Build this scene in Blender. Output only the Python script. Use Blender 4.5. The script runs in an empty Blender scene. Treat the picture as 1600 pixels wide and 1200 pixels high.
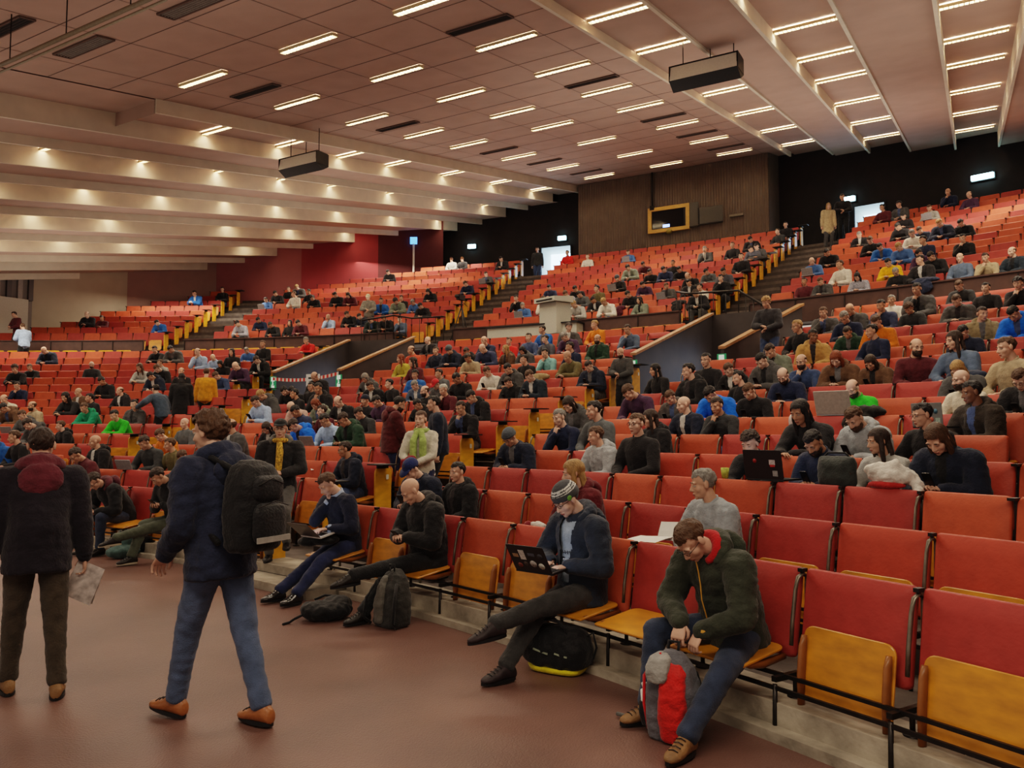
import bpy, math, random
from math import sin, cos, radians, pi, sqrt, hypot, atan2, tan, degrees
from mathutils import Vector, Matrix, Euler, noise
random.seed(7)
SC = bpy.context.scene
COL = SC.collection

# ---------------------------------------------------------------- materials
MATS = {}
def mat(name, col, rough=0.6, var=0.12, scale=30.0, bump=0.0, bscale=60.0, metal=0.0, spec=0.4, emit=None, estr=0.0, sheen=0.0, stretch=None, col2=None):
    if name in MATS: return MATS[name]
    m = bpy.data.materials.new(name); m.use_nodes = True
    nt = m.node_tree; N = nt.nodes; L = nt.links
    b = N['Principled BSDF']
    b.inputs['Roughness'].default_value = rough
    b.inputs['Metallic'].default_value = metal
    b.inputs['Specular IOR Level'].default_value = spec
    if sheen: b.inputs['Sheen Weight'].default_value = sheen
    tc = N.new('ShaderNodeTexCoord')
    mp = N.new('ShaderNodeMapping'); L.new(tc.outputs['Object'], mp.inputs['Vector'])
    if stretch: mp.inputs['Scale'].default_value = stretch
    nz = N.new('ShaderNodeTexNoise'); nz.inputs['Scale'].default_value = scale; nz.inputs['Detail'].default_value = 4
    L.new(mp.outputs['Vector'], nz.inputs['Vector'])
    cr = N.new('ShaderNodeValToRGB')
    c2 = col2 if col2 else tuple(min(1, c * (1 + var)) for c in col)
    c1 = tuple(c * (1 - var) for c in col)
    cr.color_ramp.elements[0].position = 0.3; cr.color_ramp.elements[1].position = 0.7
    cr.color_ramp.elements[0].color = (*c1, 1); cr.color_ramp.elements[1].color = (*c2, 1)
    L.new(nz.outputs['Fac'], cr.inputs['Fac']); L.new(cr.outputs['Color'], b.inputs['Base Color'])
    if bump:
        bz = N.new('ShaderNodeTexNoise'); bz.inputs['Scale'].default_value = bscale; bz.inputs['Detail'].default_value = 3
        L.new(mp.outputs['Vector'], bz.inputs['Vector'])
        bp = N.new('ShaderNodeBump'); bp.inputs['Strength'].default_value = bump; bp.inputs['Distance'].default_value = 0.02
        L.new(bz.outputs['Fac'], bp.inputs['Height']); L.new(bp.outputs['Normal'], b.inputs['Normal'])
    if emit:
        b.inputs['Emission Color'].default_value = (*emit, 1); b.inputs['Emission Strength'].default_value = estr
    MATS[name] = m
    return m

def srgb(r, g, b):
    f = lambda c: (c / 255 / 12.92) if c <= 10 else (((c / 255) + 0.055) / 1.055) ** 2.4
    return (f(r), f(g), f(b))

# ---------------------------------------------------------------- mesh builder
class MB:
    def __init__(s): s.v = []; s.f = []; s.m = []; s.sm = []
    def add(s, vs, fs, mi=0, smooth=False, M=None):
        o = len(s.v)
        for p in vs:
            p = Vector(p)
            s.v.append(M @ p if M is not None else p)
        for f in fs:
            s.f.append([o + i for i in f]); s.m.append(mi); s.sm.append(smooth)
        return s
    def box(s, c, d, mi=0, M=None, rot=None):
        x, y, z = d[0] / 2, d[1] / 2, d[2] / 2
        vs = [Vector((a * x, b * y, e * z)) for e in (-1, 1) for b in (-1, 1) for a in (-1, 1)]
        if rot is not None:
            R = Euler(rot).to_matrix(); vs = [R @ q for q in vs]
        c = Vector(c); vs = [q + c for q in vs]
        return s.add(vs, [(0, 2, 3, 1), (4, 5, 7, 6), (0, 1, 5, 4), (2, 6, 7, 3), (0, 4, 6, 2), (1, 3, 7, 5)], mi, False, M)
    def loft(s, rings, mi=0, smooth=True, cap=True, closed=True, M=None):
        n = len(rings[0]); vs = [p for r in rings for p in r]; fs = []
        for i in range(len(rings) - 1):
            for j in range(n if closed else n - 1):
                k = (j + 1) % n
                fs.append((i * n + j, i * n + k, (i + 1) * n + k, (i + 1) * n + j))
        if cap:
            fs.append(tuple(range(n))[::-1]); fs.append(tuple((len(rings) - 1) * n + j for j in range(n)))
        return s.add(vs, fs, mi, smooth, M)
    def panel(s, w, h, t, r=0.03, ch=0.008, mi=0, M=None, bulge=0.0, seg=4, rb=None):
        """rounded-rectangle panel in XZ, thickness along Y (centred); rb radius of the lower corners"""
        rb = r if rb is None else rb
        def outline(k):
            pts = []
            for (sx, sz, a0) in ((1, 1, 0), (-1, 1, 90), (-1, -1, 180), (1, -1, 270)):
                q = r if sz > 0 else rb; q = max(q, 0.001)
                for i in range(seg + 1):
                    a = radians(a0 + 90 * i / seg)
                    pts.append((sx * (w / 2 - q) + q * cos(a), sz * (h / 2 - q) + q * sin(a)))
            return [(x * (1 - k / w * 2), z * (1 - k / h * 2)) for x, z in pts]
        o0 = outline(ch); o1 = outline(0)
        rings = [[(x, -t / 2, z) for x, z in o0], [(x, -t / 2 + ch, z) for x, z in o1], [(x, t / 2 - ch, z) for x, z in o1], [(x, t / 2, z) for x, z in o0]]
        if bulge:
            oi = [(x * .6, z * .6) for x, z in o0]
            rings = [[(x, -t / 2 - bulge, z) for x, z in oi]] + rings + [[(x, t / 2 + bulge, z) for x, z in oi]]
        rings = [r_[::-1] for r_ in rings]
        return s.loft(rings[::-1] if False else rings, mi, bulge > 0, True, True, M)
    def tube(s, pts, r, n=8, mi=0, M=None, smooth=True):
        pts = [Vector(p) for p in pts]; rings = []
        for i, p in enumerate(pts):
            d = (pts[min(i + 1, len(pts) - 1)] - pts[max(i - 1, 0)]).normalized()
            up = Vector((0, 0, 1)) if abs(d.z) < .9 else Vector((1, 0, 0))
            a = d.cross(up).normalized(); b = d.cross(a)
            rr = r[i] if isinstance(r, (list, tuple)) else r
            rings.append([p + a * (rr * cos(2 * pi * j / n)) + b * (rr * sin(2 * pi * j / n)) for j in range(n)])
        return s.loft(rings, mi, smooth, True, True, M)
    def ball(s, c, r, mi=0, n=12, M=None, R=None):
        """ellipsoid, r scalar or (rx,ry,rz), optional rotation matrix R"""
        if not isinstance(r, (tuple, list, Vector)): r = (r, r, r)
        c = Vector(c); m = max(4, n // 2); rings = []
        for i in range(m + 1):
            th = pi * (0.04 + 0.92 * i / m) if 0 < i < m else (0.02 if i == 0 else pi - 0.02)
            ring = []
            for j in range(n):
                a = 2 * pi * j / n
                q = Vector((r[0] * sin(th) * cos(a), r[1] * sin(th) * sin(a), -r[2] * cos(th)))
                if R is not None: q = R @ q
                ring.append(c + q)
            rings.append(ring)
        return s.loft(rings, mi, True, True, True, M)
    def quad(s, a, b, c, d, mi=0): return s.add([a, b, c, d], [(0, 1, 2, 3)], mi)
    def mesh(s, name, mats):
        me = bpy.data.meshes.new(name)
        me.from_pydata([tuple(p) for p in s.v], [], s.f)
        for m in (mats if isinstance(mats, (list, tuple)) else [mats]): me.materials.append(m)
        me.polygons.foreach_set('material_index', s.m); me.polygons.foreach_set('use_smooth', s.sm)
        me.update(); return me
    def build(s, name, mats, parent=None, M=None):
        return link(name, s.mesh(name, mats), parent, M)

def link(name, me, parent=None, M=None):
    o = bpy.data.objects.new(name, me); COL.objects.link(o)
    if parent is not None: o.parent = parent
    if M is not None: o.matrix_local = M if isinstance(M, Matrix) else Matrix(M)
    return o
def empty(name, loc=(0, 0, 0), rz=0):
    o = bpy.data.objects.new(name, None); COL.objects.link(o); o.location = loc; o.rotation_euler = (0, 0, rz)
    o.empty_display_size = .1
    return o
def tag(o, label=None, cat=None, group=None, kind=None):
    if label: o['label'] = label
    if cat: o['category'] = cat
    if group: o['group'] = group
    if kind: o['kind'] = kind
    return o
def struct(o): o['kind'] = 'structure'; return o
def copy_tree(o, kids=True):
    c = o.copy(); COL.objects.link(c)
    if kids:
        for ch in o.children:
            d = ch.copy(); COL.objects.link(d); d.parent = c
            for g in ch.children:
                e = g.copy(); COL.objects.link(e); e.parent = d
    return c
ORD = ['first', 'second', 'third', 'fourth', 'fifth', 'sixth', 'seventh', 'eighth', 'ninth', 'tenth', 'eleventh', 'twelfth', 'thirteenth', 'fourteenth', 'fifteenth', 'sixteenth', 'seventeenth', 'eighteenth', 'nineteenth', 'twentieth'] + ['twenty-' + a for a in ['first', 'second', 'third', 'fourth', 'fifth', 'sixth', 'seventh', 'eighth', 'ninth']] + ['thirtieth'] + ['thirty-' + a for a in ['first', 'second', 'third', 'fourth', 'fifth', 'sixth', 'seventh', 'eighth', 'ninth']]

# ---------------------------------------------------------------- the hall's plan
F = 1239.3; HZ = 674.98; HCAM = 1.62; CX, CY = -17.53, -7.91     # eye, focal length (px of 1600), centre of the seating arcs
TH = math.atan((HZ - 600) / F); cT, sT = cos(TH), sin(TH)
AX = 30.4                                                           # azimuth of the hall's axis
GS = tan(radians(10.245))                                           # ceiling slope
def P(R, ph, z=0.0): return Vector((CX + R * sin(radians(ph)), CY + R * cos(radians(ph)), z))
def ST(s, t, z=0.0):
    a = radians(AX); return Vector((CX + s * cos(a) + t * sin(a), CY - s * sin(a) + t * cos(a), z))
def st_of(x, y):
    a = radians(AX); dx, dy = x - CX, y - CY
    return dx * cos(a) - dy * sin(a), dx * sin(a) + dy * cos(a)
def zc(t, off=0.0): return 13.45 + off + (t - 49.8) * GS           # ceiling height at axial distance t
def ray(px, py):
    u = (px - 800) / F; v = (600 - py) / F
    return Vector((u, cT - v * sT, sT + v * cT))
def on_z(px, py, z):
    d = ray(px, py); t = (z - HCAM) / d.z; return Vector((d.x * t, d.y * t, z))
def on_R(px, py, R):
    d = ray(px, py); A = d.x ** 2 + d.y ** 2; B = 2 * (-d.x * CX - d.y * CY); D = CX * CX + CY * CY - R * R
    t = (-B + sqrt(B * B - 4 * A * D)) / (2 * A); return Vector((d.x * t, d.y * t, HCAM + d.z * t))
def polar(p): return hypot(p.x - CX, p.y - CY), degrees(atan2(p.x - CX, p.y - CY))
def proj(p):
    d = p.y * cT + (p.z - HCAM) * sT
    return 800 + F * p.x / d, 600 - F * (-p.y * sT + (p.z - HCAM) * cT) / d, d
def LR(k): return 23.145 + .8773 * (k - 1)
def LZ(k): return .8 + .1785 * (k - 1) + .0045 * (k - 1) ** 2
def UR(k): return 39.15 + .78 * (k - 1)
def UZ(k): return 5.52 + .3327 * (k - 1) + .0015 * (k - 1) ** 2
def face_rz(ph): return pi - radians(ph)                           # rotation whose local +Y looks down to the stage
# ================================================================ materials
M_floor = mat('floor_rubber', srgb(110, 82, 74), rough=.38, var=.2, scale=1.3, bump=.25, bscale=90, spec=.35)
M_tread = mat('tier_concrete', srgb(92, 84, 78), rough=.8, var=.3, scale=5, bump=.3, bscale=30)
M_ledge = mat('worn_stone', srgb(158, 148, 132), rough=.75, var=.45, scale=4, bump=.5, bscale=14)
M_step = mat('aisle_step_dark', srgb(62, 54, 50), rough=.7, var=.25, scale=9, bump=.2)
M_ceil = mat('ceiling_board', srgb(168, 140, 126), rough=.85, var=.06, scale=1.5, bump=.15, bscale=70)
M_fin = mat('ceiling_fin_white', srgb(205, 192, 172), rough=.7, var=.08, scale=2)
M_seam = mat('ceiling_seam', srgb(92, 74, 66), rough=.9)
M_vent = mat('vent_dark', srgb(48, 38, 34), rough=.7, var=.2)
M_ventg = mat('vent_grey', srgb(118, 106, 98), rough=.6, var=.2)
M_metal = mat('dark_steel', srgb(48, 44, 42), rough=.4, metal=.6, var=.2)
M_tubegrey = mat('grey_steel_tube', srgb(120, 112, 100), rough=.35, metal=.7, var=.15)
M_black = mat('black_plastic', srgb(24, 24, 26), rough=.5, var=.2)
M_backwall = mat('black_rear_wall', srgb(28, 23, 24), rough=.85, var=.2, scale=3)
M_booth = mat('ribbed_dark_cladding', srgb(98, 84, 74), rough=.5, var=.15, scale=2, spec=.4)
M_parapet = mat('brown_parapet', srgb(74, 52, 46), rough=.5, var=.2, scale=4)
M_vomdark = mat('vomitory_grey_paint', srgb(62, 56, 56), rough=.42, var=.15, scale=3)
M_rail = mat('wood_handrail', srgb(158, 112, 72), rough=.5, var=.2, scale=14, stretch=(1, 1, .3))
M_day = mat('daylit_corridor', (.55, .75, 1.0), emit=(.5, .75, 1.0), estr=5.0)
M_green = mat('exit_green', srgb(30, 120, 80), rough=.5, emit=srgb(40, 150, 95), estr=.25)
M_greenw = mat('exit_white', srgb(215, 235, 220), rough=.5, emit=(.8, 1, .9), estr=.3)
M_exit = mat('lit_exit_lamp', (.6, .95, 1), emit=(.45, .9, 1.0), estr=14)
M_lamp = mat('lamp_glow', (1, .93, .8), emit=(1.0, .84, .62), estr=55)
M_lampcase = mat('lamp_case', srgb(200, 180, 140), rough=.5)
M_louvre = mat('lamp_louvre', srgb(190, 170, 130), rough=.4, metal=.2)
M_white = mat('painted_white', srgb(225, 222, 210), rough=.6, var=.05)
M_deskgrey = mat('pale_desk_panel', srgb(178, 178, 166), rough=.6, var=.06)

PH0, PH1 = -14.0, 66.0
def ring(mb, R0, R1, z, a0, a1, mi=0, step=1.0):
    n = max(1, int(math.ceil((a1 - a0) / step)))
    for i in range(n):
        p, q = a0 + (a1 - a0) * i / n, a0 + (a1 - a0) * (i + 1) / n
        mb.quad(P(R0, p, z), P(R0, q, z), P(R1, q, z), P(R1, p, z), mi)
def wall_arc(mb, R, z0, z1, a0, a1, mi=0, step=1.0):
    n = max(1, int(math.ceil((a1 - a0) / step)))
    for i in range(n):
        p, q = a0 + (a1 - a0) * i / n, a0 + (a1 - a0) * (i + 1) / n
        mb.quad(P(R, p, z0), P(R, q, z0), P(R, q, z1), P(R, p, z1), mi)
def ring_block(mb, R0, R1, z0, z1, a0, a1, mi=0, mr=None, step=1.0):
    ring(mb, R0, R1, z1, a0, a1, mi, step); wall_arc(mb, R0, z0, z1, a0, a1, mi if mr is None else mr, step)
    wall_arc(mb, R1, z0, z1, a0, a1, mi, step)
    for a in (a0, a1): mb.quad(P(R0, a, z0), P(R1, a, z0), P(R1, a, z1), P(R0, a, z1), mi)

# vomitories: (left wall azimuth, right wall azimuth)
VOM = [(19.3, 23.2), (38.6, 42.3)]
VR0 = 32.4
LB = 17                                                            # tiers of the lower bank
FZ = -.13
def lf(k): return LZ(k) - .93
def uf(k): return UZ(k) - .93
# --- flat floor
mb = MB(); ring(mb, .5, LR(1) + .1, FZ, -180, 180, 0, 4.0)
struct(mb.build('floor', M_floor))
# --- lower tiers (treads and risers), cut out between the vomitory walls
mb = MB()
for k in range(2, LB + 1):
    r0 = LR(k - 1) + .03; r1 = LR(k) + .04 if k < LB else 37.42
    segs = [(PH0, PH1)]
    if k >= 12: segs = [(PH0, VOM[0][0]), (VOM[0][1], VOM[1][0]), (VOM[1][1], PH1)]
    for a, b in segs:
        ring(mb, r0, r1, lf(k), a, b); wall_arc(mb, r0, lf(k - 1) - .02, lf(k), a, b)
# cross aisle and upper tiers
ring(mb, 37.4, UR(1) - .7, uf(1) - .02, PH0, PH1)
for j in range(1, 14):
    r0 = UR(j - 1) + .03 if j > 1 else UR(1) - .75; r1 = UR(j) + .04 if j < 13 else 53.0
    ring(mb, r0, r1, uf(j), PH0, PH1); wall_arc(mb, r0, (uf(j - 1) if j > 1 else uf(1)) - .04, uf(j), PH0, PH1)
struct(mb.build('floor', M_tread))
# --- worn stone ledges under the first row
mb = MB()
for a_, b_ in ((PH0, 36.5), (43.6, PH1)):
    ring_block(mb, LR(1) - .40, LR(1) - .2, FZ, FZ + .06, a_, b_)
    ring_block(mb, LR(1) - .30, LR(1) + .06, FZ, lf(2) + .004, a_, b_)
ring_block(mb, LR(1) - .75, LR(1) + .06, FZ, FZ + .09, 38.9, 43.4)
ring_block(mb, LR(1) - .38, LR(1) + .06, FZ, lf(2) + .004, 38.9, 43.4)
struct(mb.build('trim_1', M_ledge))
# --- aisle steps
mb = MB()
LOW_AISLES = [(20.9, 23.9), (39.3, 42.0)]
for a, b in LOW_AISLES:
    for k in range(2, 12):
        z0, z1 = lf(k - 1), lf(k); rr = LR(k - 1)
        ring_block(mb, rr - .40, rr + .05, z0, (z0 + z1) / 2, a, b)
for a, b in ((37.7, 38.5), (17.9, 19.2)):
    for k in range(12, LB + 1):
        z0, z1 = lf(k - 1), lf(k); rr = LR(k - 1); ring_block(mb, rr - .40, rr + .05, z0, (z0 + z1) / 2, a, b)
UP_AISLES = [(5.8, 8.6), (21.75, 24.3), (36.7, 39.4)]
for a, b in UP_AISLES:
    for j in range(2, 14):
        z0, z1 = uf(j - 1), uf(j); rr = UR(j - 1); ring_block(mb, rr - .38, rr + .05, z0, (z0 + z1) / 2, a, b)
struct(mb.build('trim_2', M_step))
# --- vomitories
for vi, (a, b) in enumerate(VOM):
    zin = lf(11); zt = lambda R: LZ((R - 23.145) / .8773 + 1) + .13
    dk = MB()
    ring(dk, LR(11) + .03, 36.5, zin + .01, a, b)
    for ang in (a, b):
        e = .06
        for (rr0, rr1) in ((VR0, 36.4),):
            for sgn in (-1, 1):
                A_ = ang + sgn * e
                dk.quad(P(rr0, A_, zin - .3), P(rr1, A_, zin), P(rr1, A_, zt(rr1)), P(rr0, A_, zt(rr0)))
            dk.quad(P(rr0, ang - e, zin - .3), P(rr0, ang + e, zin - .3), P(rr0, ang + e, zt(rr0)), P(rr0, ang - e, zt(rr0)))
    # rear wall above the doorway and blank returns
    dz = zin + 1.55
    wall_arc(dk, 36.4, dz, zt(36.4), a, b)
    w = (b - a) * .12
    wall_arc(dk, 36.4, zin, dz, a, a + w); wall_arc(dk, 36.4, zin, dz, b - w, b)
    struct(dk.build('wall_vomitory', M_vomdark))
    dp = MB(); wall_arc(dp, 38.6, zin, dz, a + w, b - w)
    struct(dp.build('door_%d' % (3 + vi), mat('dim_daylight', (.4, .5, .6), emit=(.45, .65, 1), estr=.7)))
    rl = MB()
    for ang in (a, b):
        R0, R1 = VR0 - .03, 36.45
        rings = []
        for R in (R0, R1):
            z = zt(R); da = degrees(.075 / R)
            rings.append([P(R, ang - da, z), P(R, ang + da, z), P(R, ang + da, z + .055), P(R, ang - da, z + .055)])
        rl.loft(rings, 0, False)
    struct(rl.build('trim_%d' % (3 + vi), M_rail))
    # running-figure exit signs on the wall ends
    for ang, side in ((a, 'left'), (b, 'right')):
        zs = zt(VR0) - .3
        Mx = Matrix.Translation(P(VR0 - .03, ang, zs)) @ Matrix.Rotation(face_rz(ang), 4, 'Z')
        e = empty('exit_sign'); e.matrix_world = Mx
        s_ = MB(); s_.panel(.2, .38, .02, .01, .003, 0); s_.build('board', M_green, e)
        g = MB(); g.panel(.12, .12, .012, .004, .002, 0, Matrix.Translation((0, .012, .11)))
        g.panel(.10, .1, .012, .004, .002, 0, Matrix.Translation((0, .012, -.12)))
        g.ball((.0, .018, .035), .018, 0, 8); g.box((0, .014, -.015), (.03, .01, .07), 0, rot=(0, .3, 0))
        g.box((.02, .014, -.045), (.05, .01, .02), 0, rot=(0, .7, 0)); g.build('pictogram', M_greenw, e)
        tag(e, 'small green and white exit sign on the %s end wall of the %s sunken entrance' % (side, ['left', 'right'][vi]), 'sign')
# --- brown parapet with posts between the banks
RP = 37.42
PARA = [(PH0, 5.9), (8.4, 21.2), (24.6, 36.5), (39.6, PH1)]
for i, (a, b) in enumerate(PARA):
    mb = MB(); ring_block(mb, RP - .02, RP + .06, 4.42, 5.0, a, b, 0)
    ring_block(mb, RP - .06, RP + .16, 5.0, 5.035, a, b, 0)
    n = int((b - a) * radians(1) * RP / 1.18)
    for q in range(n + 1):
        an = a + (b - a) * q / n; M = Matrix.Translation(P(RP - .035, an, 4.7)) @ Matrix.Rotation(face_rz(an), 4, 'Z')
        mb.box((0, 0, 0), (.025, .02, .56), 1, M); mb.box((0, .02, -.12), (.05, .05, .1), 1, M)
        mb.box((0, -.0, -.55), (.05, .05, .6), 1, M)
    struct(mb.build('trim_%d' % (20 + i), [M_parapet, M_metal]))

# --- ceiling: flat centre slab, then troughs and beams with hanging fins
S_L, S_R = -5.1, 4.65
T0, T1 = 9.0, 53.0
def off_trough(s): return -.02 - .105 * (abs(s) - 5.0)
def off_fin(s): return -.28 - .135 * (abs(s) - 4.7)
mb = MB()
def sheet(mb, s0, s1, t0, t1, o0, o1, mi=0):
    mb.quad(ST(s0, t0, zc(t0, o0)), ST(s1, t0, zc(t0, o1)), ST(s1, t1, zc(t1, o1)), ST(s0, t1, zc(t1, o0)), mi)
sheet(mb, S_L, S_R, T0, T1, 0, 0)
edgR = [4.65, 6.33, 7.7, 9.17, 10.7, 12.1, 13.6, 15.1, 16.5, 18.0, 19.4, 21.0, 24.0]
edgL = [-5.1, -6.65, -8.05, -9.35, -10.75, -12.1, -13.5, -14.95, -16.35, -17.8, -19.2, -20.6, -22.2, -24.5]
fins = MB(); troughs = []
for E_ in (edgR, edgL):
    for i in range(len(E_) - 1):
        s0, s1 = E_[i], E_[i + 1]; m_ = (s0 + s1) / 2
        tr = i % 2 == 0
        ts = 27.0 if (E_ is edgL and i == 0) else T0
        o = off_trough(m_) if tr else (off_fin(m_) + .15)
        sheet(mb, s0, s1, ts, T1, o, o)
        if tr: troughs.append((s0, s1, o, ts))
        if ts > T0:
            oo = off_fin(m_) + .3
            sheet(mb, s0, s1, T0, ts, oo * 0 - .02, oo * 0 - .02)
            mb.quad(ST(s0, ts, zc(ts, 0)), ST(s1, ts, zc(ts, 0)), ST(s1, ts, zc(ts, -.35)), ST(s0, ts, zc(ts, -.35)))
for q in range(8):
    mb.quad(ST(-26, T0 - 1, zc(T0 - 1, .6)), ST(26, T0 - 1, zc(T0 - 1, .6)), ST(26, T1, zc(T1, .6)), ST(-26, T1, zc(T1, .6))) if q == 0 else None  # unseen sheet above the boards, added to stop light leaking in
struct(mb.build('ceiling', M_ceil))
for E_ in (edgR, edgL):
    for i in range(len(E_) - 1):
        s_ = E_[i]; ts = 27.0 if (E_ is edgL and i == 0) else T0
        of = off_fin(s_); hw = .035; t1 = 49.9 if abs(s_) < 14 else (49.9 - (abs(s_) - 14) * .3)
        rings = []
        for t in (ts, t1):
            rings.append([ST(s_ - hw, t, zc(t, of)), ST(s_ + hw, t, zc(t, of)), ST(s_ + hw, t, zc(t, .1)), ST(s_ - hw, t, zc(t, .1))])
        fins.loft(rings, 0, False)
struct(fins.build('trim_8', M_fin))
# board seams (thin dark lines across the slab) and ventilation slots
mb = MB()
for t in [x * 1.32 + 10 for x in range(30)]:
    mb.quad(ST(S_L + .02, t, zc(t, -.004)), ST(S_R - .02, t, zc(t, -.004)), ST(S_R - .02, t + .018, zc(t, -.004)), ST(S_L + .02, t + .018, zc(t, -.004)))
for s_ in (-4.05, -2.35, -.75, .75, 2.2, 3.6):
    mb.quad(ST(s_, 10, zc(10, -.005)), ST(s_ + .014, 10, zc(10, -.005)), ST(s_ + .014, 49.6, zc(49.6, -.005)), ST(s_, 49.6, zc(49.6, -.005)))
struct(mb.build('trim_9', M_seam))
def ceil_matrix(s, t, off):
    """frame lying on the ceiling: x across the hall, y along the slope, z up"""
    a = radians(AX); X = Vector((cos(a), -sin(a), 0)); Y = Vector((sin(a), cos(a), GS)).normalized(); Z = X.cross(Y)
    M = Matrix((X, Y, Z)).transposed().to_4x4(); M.translation = ST(s, t, zc(t, off)); return M
def make_vent(w, d, m, slats):
    e = empty('ceiling_vent'); f = MB()
    for (x, y, a, b) in ((-w / 2, 0, .03, d), (w / 2, 0, .03, d), (0, -d / 2, w, .03), (0, d / 2, w, .03)): f.box((x, y, -.01), (a, b, .03))
    f.build('frame', M_seam, e); g = MB(); g.box((0, 0, .01), (w, d, .012)); g.build('backing', m, e)
    h = MB()
    for q in range(slats): h.box((0, -d / 2 + d * (q + .5) / slats, -.008), (w - .03, .012, .02), rot=(.5, 0, 0))
    h.build('slats', m, e); return e
v0 = make_vent(1.4, .26, M_vent, 4); v1 = make_vent(1.4, .34, M_ventg, 6)
VENTS = [(-3.15, 28.2), (-3.15, 33.45), (-3.1, 39.0), (-3.1, 42.4), (2.95, 28.35), (2.9, 33.7), (2.85, 39.2), (2.85, 42.7), (-3.1, 22.7), (2.9, 46.3), (-3.1, 46.2)]
used = set()
for (s_, t_) in VENTS:
    c = v0 if 0 not in used else copy_tree(v0); used.add(0); c.matrix_world = ceil_matrix(s_, t_, -.01)
    n_ = sorted(t for a, t in VENTS if (a < 0) == (s_ < 0)).index(t_)
    tag(c, 'dark slotted ceiling vent, %s from the stage, %s lamp column' % (ORD[n_], 'left' if s_ < 0 else 'right'), 'vent', 'dark vents in the flat ceiling')
for i, (s_, t_) in enumerate([(-3.05, 24.05), (-.1, 24.15)]):
    c = v1 if 1 not in used else copy_tree(v1); used.add(1); c.matrix_world = ceil_matrix(s_, t_, -.01)
    tag(c, ['grey mesh ceiling vent above the hanging rail, left one', 'grey mesh ceiling vent at the top edge above the hanging rail'][i], 'vent')
# --- lamps
def make_lamp(w, name):
    e = empty(name)
    c = MB(); c.box((0, .075, -.02), (w, .012, .06)); c.box((0, -.075, -.02), (w, .012, .06)); c.box((-w / 2, 0, -.02), (.012, .16, .06)); c.box((w / 2, 0, -.02), (.012, .16, .06))
    c.build('housing', M_lampcase, e)
    g = MB(); g.add([(-w / 2 + .01, -.065, -.008), (w / 2 - .01, -.065, -.008), (w / 2 - .01, .065, -.008), (-w / 2 + .01, .065, -.008)], [(0, 3, 2, 1)]); g.build('diffuser', M_lamp, e)
    l = MB()
    for q in range(15): l.box((-w / 2 + w * (q + .5) / 15, 0, -.03), (.014, .13, .035))
    l.build('louvre', M_louvre, e)
    return e
LT = [24.0, 26.75, 29.5, 32.1, 34.7, 37.15, 40.5, 44.1, 47.7]
lamp = make_lamp(1.42, 'ceiling_lamp'); first = True
for ci, (s_, cn) in enumerate([(-3.15, 'left'), (-.03, 'middle'), (2.87, 'right')]):
    for ti, t_ in enumerate(LT):
        if t_ < 26 and ci < 2: continue
        c = lamp if first else copy_tree(lamp); first = False
        c.matrix_world = ceil_matrix(s_, t_, -.015)
        tag(c, 'lit louvred ceiling lamp, %s from the stage, %s column' % (ORD[ti], cn), 'lamp', 'louvred lamps in the flat ceiling')
tl = make_lamp(1.25, 'trough_lamp'); first = True
RIDX = {}
for (s0, s1, o, ts) in troughs:
    sm = (s0 + s1) / 2
    if abs(sm) > 19 or sm > 15.5: continue
    side = 'right' if sm > 0 else 'left'; RIDX[side] = RIDX.get(side, 0) + 1
    for ti, t_ in enumerate(LT):
        if t_ < (27 if sm < 0 and sm > -8 else 26): continue
        if sm < -12 and (ti * 7 + RIDX[side] * 3) % 5 == 0: continue
        c = tl if first else copy_tree(tl); first = False
        edge = s0 if sm > 0 else s1
        c.matrix_world = ceil_matrix(sm - .10, t_, o - .03)
        tag(c, 'lit lamp between ceiling fins, %s from the stage, %s trough %s of centre' % (ORD[ti], ORD[RIDX[side] - 1], side), 'lamp', 'lamps in the ceiling troughs')
# --- hanging speaker boxes
def hang_box(px, py, off, lab, hz):
    lo, hi = 5.0, 90.0; d = ray(px, py)
    def f(T):
        p = d * T; return HCAM + p.z - zc(st_of(p.x, p.y)[1], off)
    for _ in range(60):
        mdl = (lo + hi) / 2
        if f(mdl) < 0: lo = mdl
        else: hi = mdl
    p = d * lo + Vector((0, 0, HCAM)); e = empty('hanging_speaker', p, radians(hz))
    b = MB()   # wedge body: long along x
    rings = []
    for x in (-.72, .72):
        rings.append([(x, -.20, .26), (x, .20, .26), (x, .26, -.06), (x, .02, -.2), (x, -.26, -.06)])
    b.loft(rings, 0, False); b.build('cabinet', M_white, e)
    g = MB(); g.loft([[(x, -.265, -.065), (x, .265, -.065), (x, .02, -.22)] for x in (-.735, .735)], 0, False)
    g.box((0, 0, .27), (1.48, .42, .03)); g.box((-.73, 0, .1), (.03, .48, .34)); g.box((.73, 0, .1), (.03, .48, .34)); g.build('black_frame', M_black, e)
    w = MB()
    for x in (-.5, .1, .6): w.tube([(x, 0, .27), (x, 0, .22 + abs(off) + .15)], .012, 5)
    w.build('wire', M_metal, e); tag(e, lab, 'speaker')
hang_box(1103, 118, -1.0, 'long white speaker box with black underside hanging below the right ceiling fins', -AX)
hang_box(474, 260, -1.0, 'long white speaker box with black underside hanging below the left ceiling fins', -AX)
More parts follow.
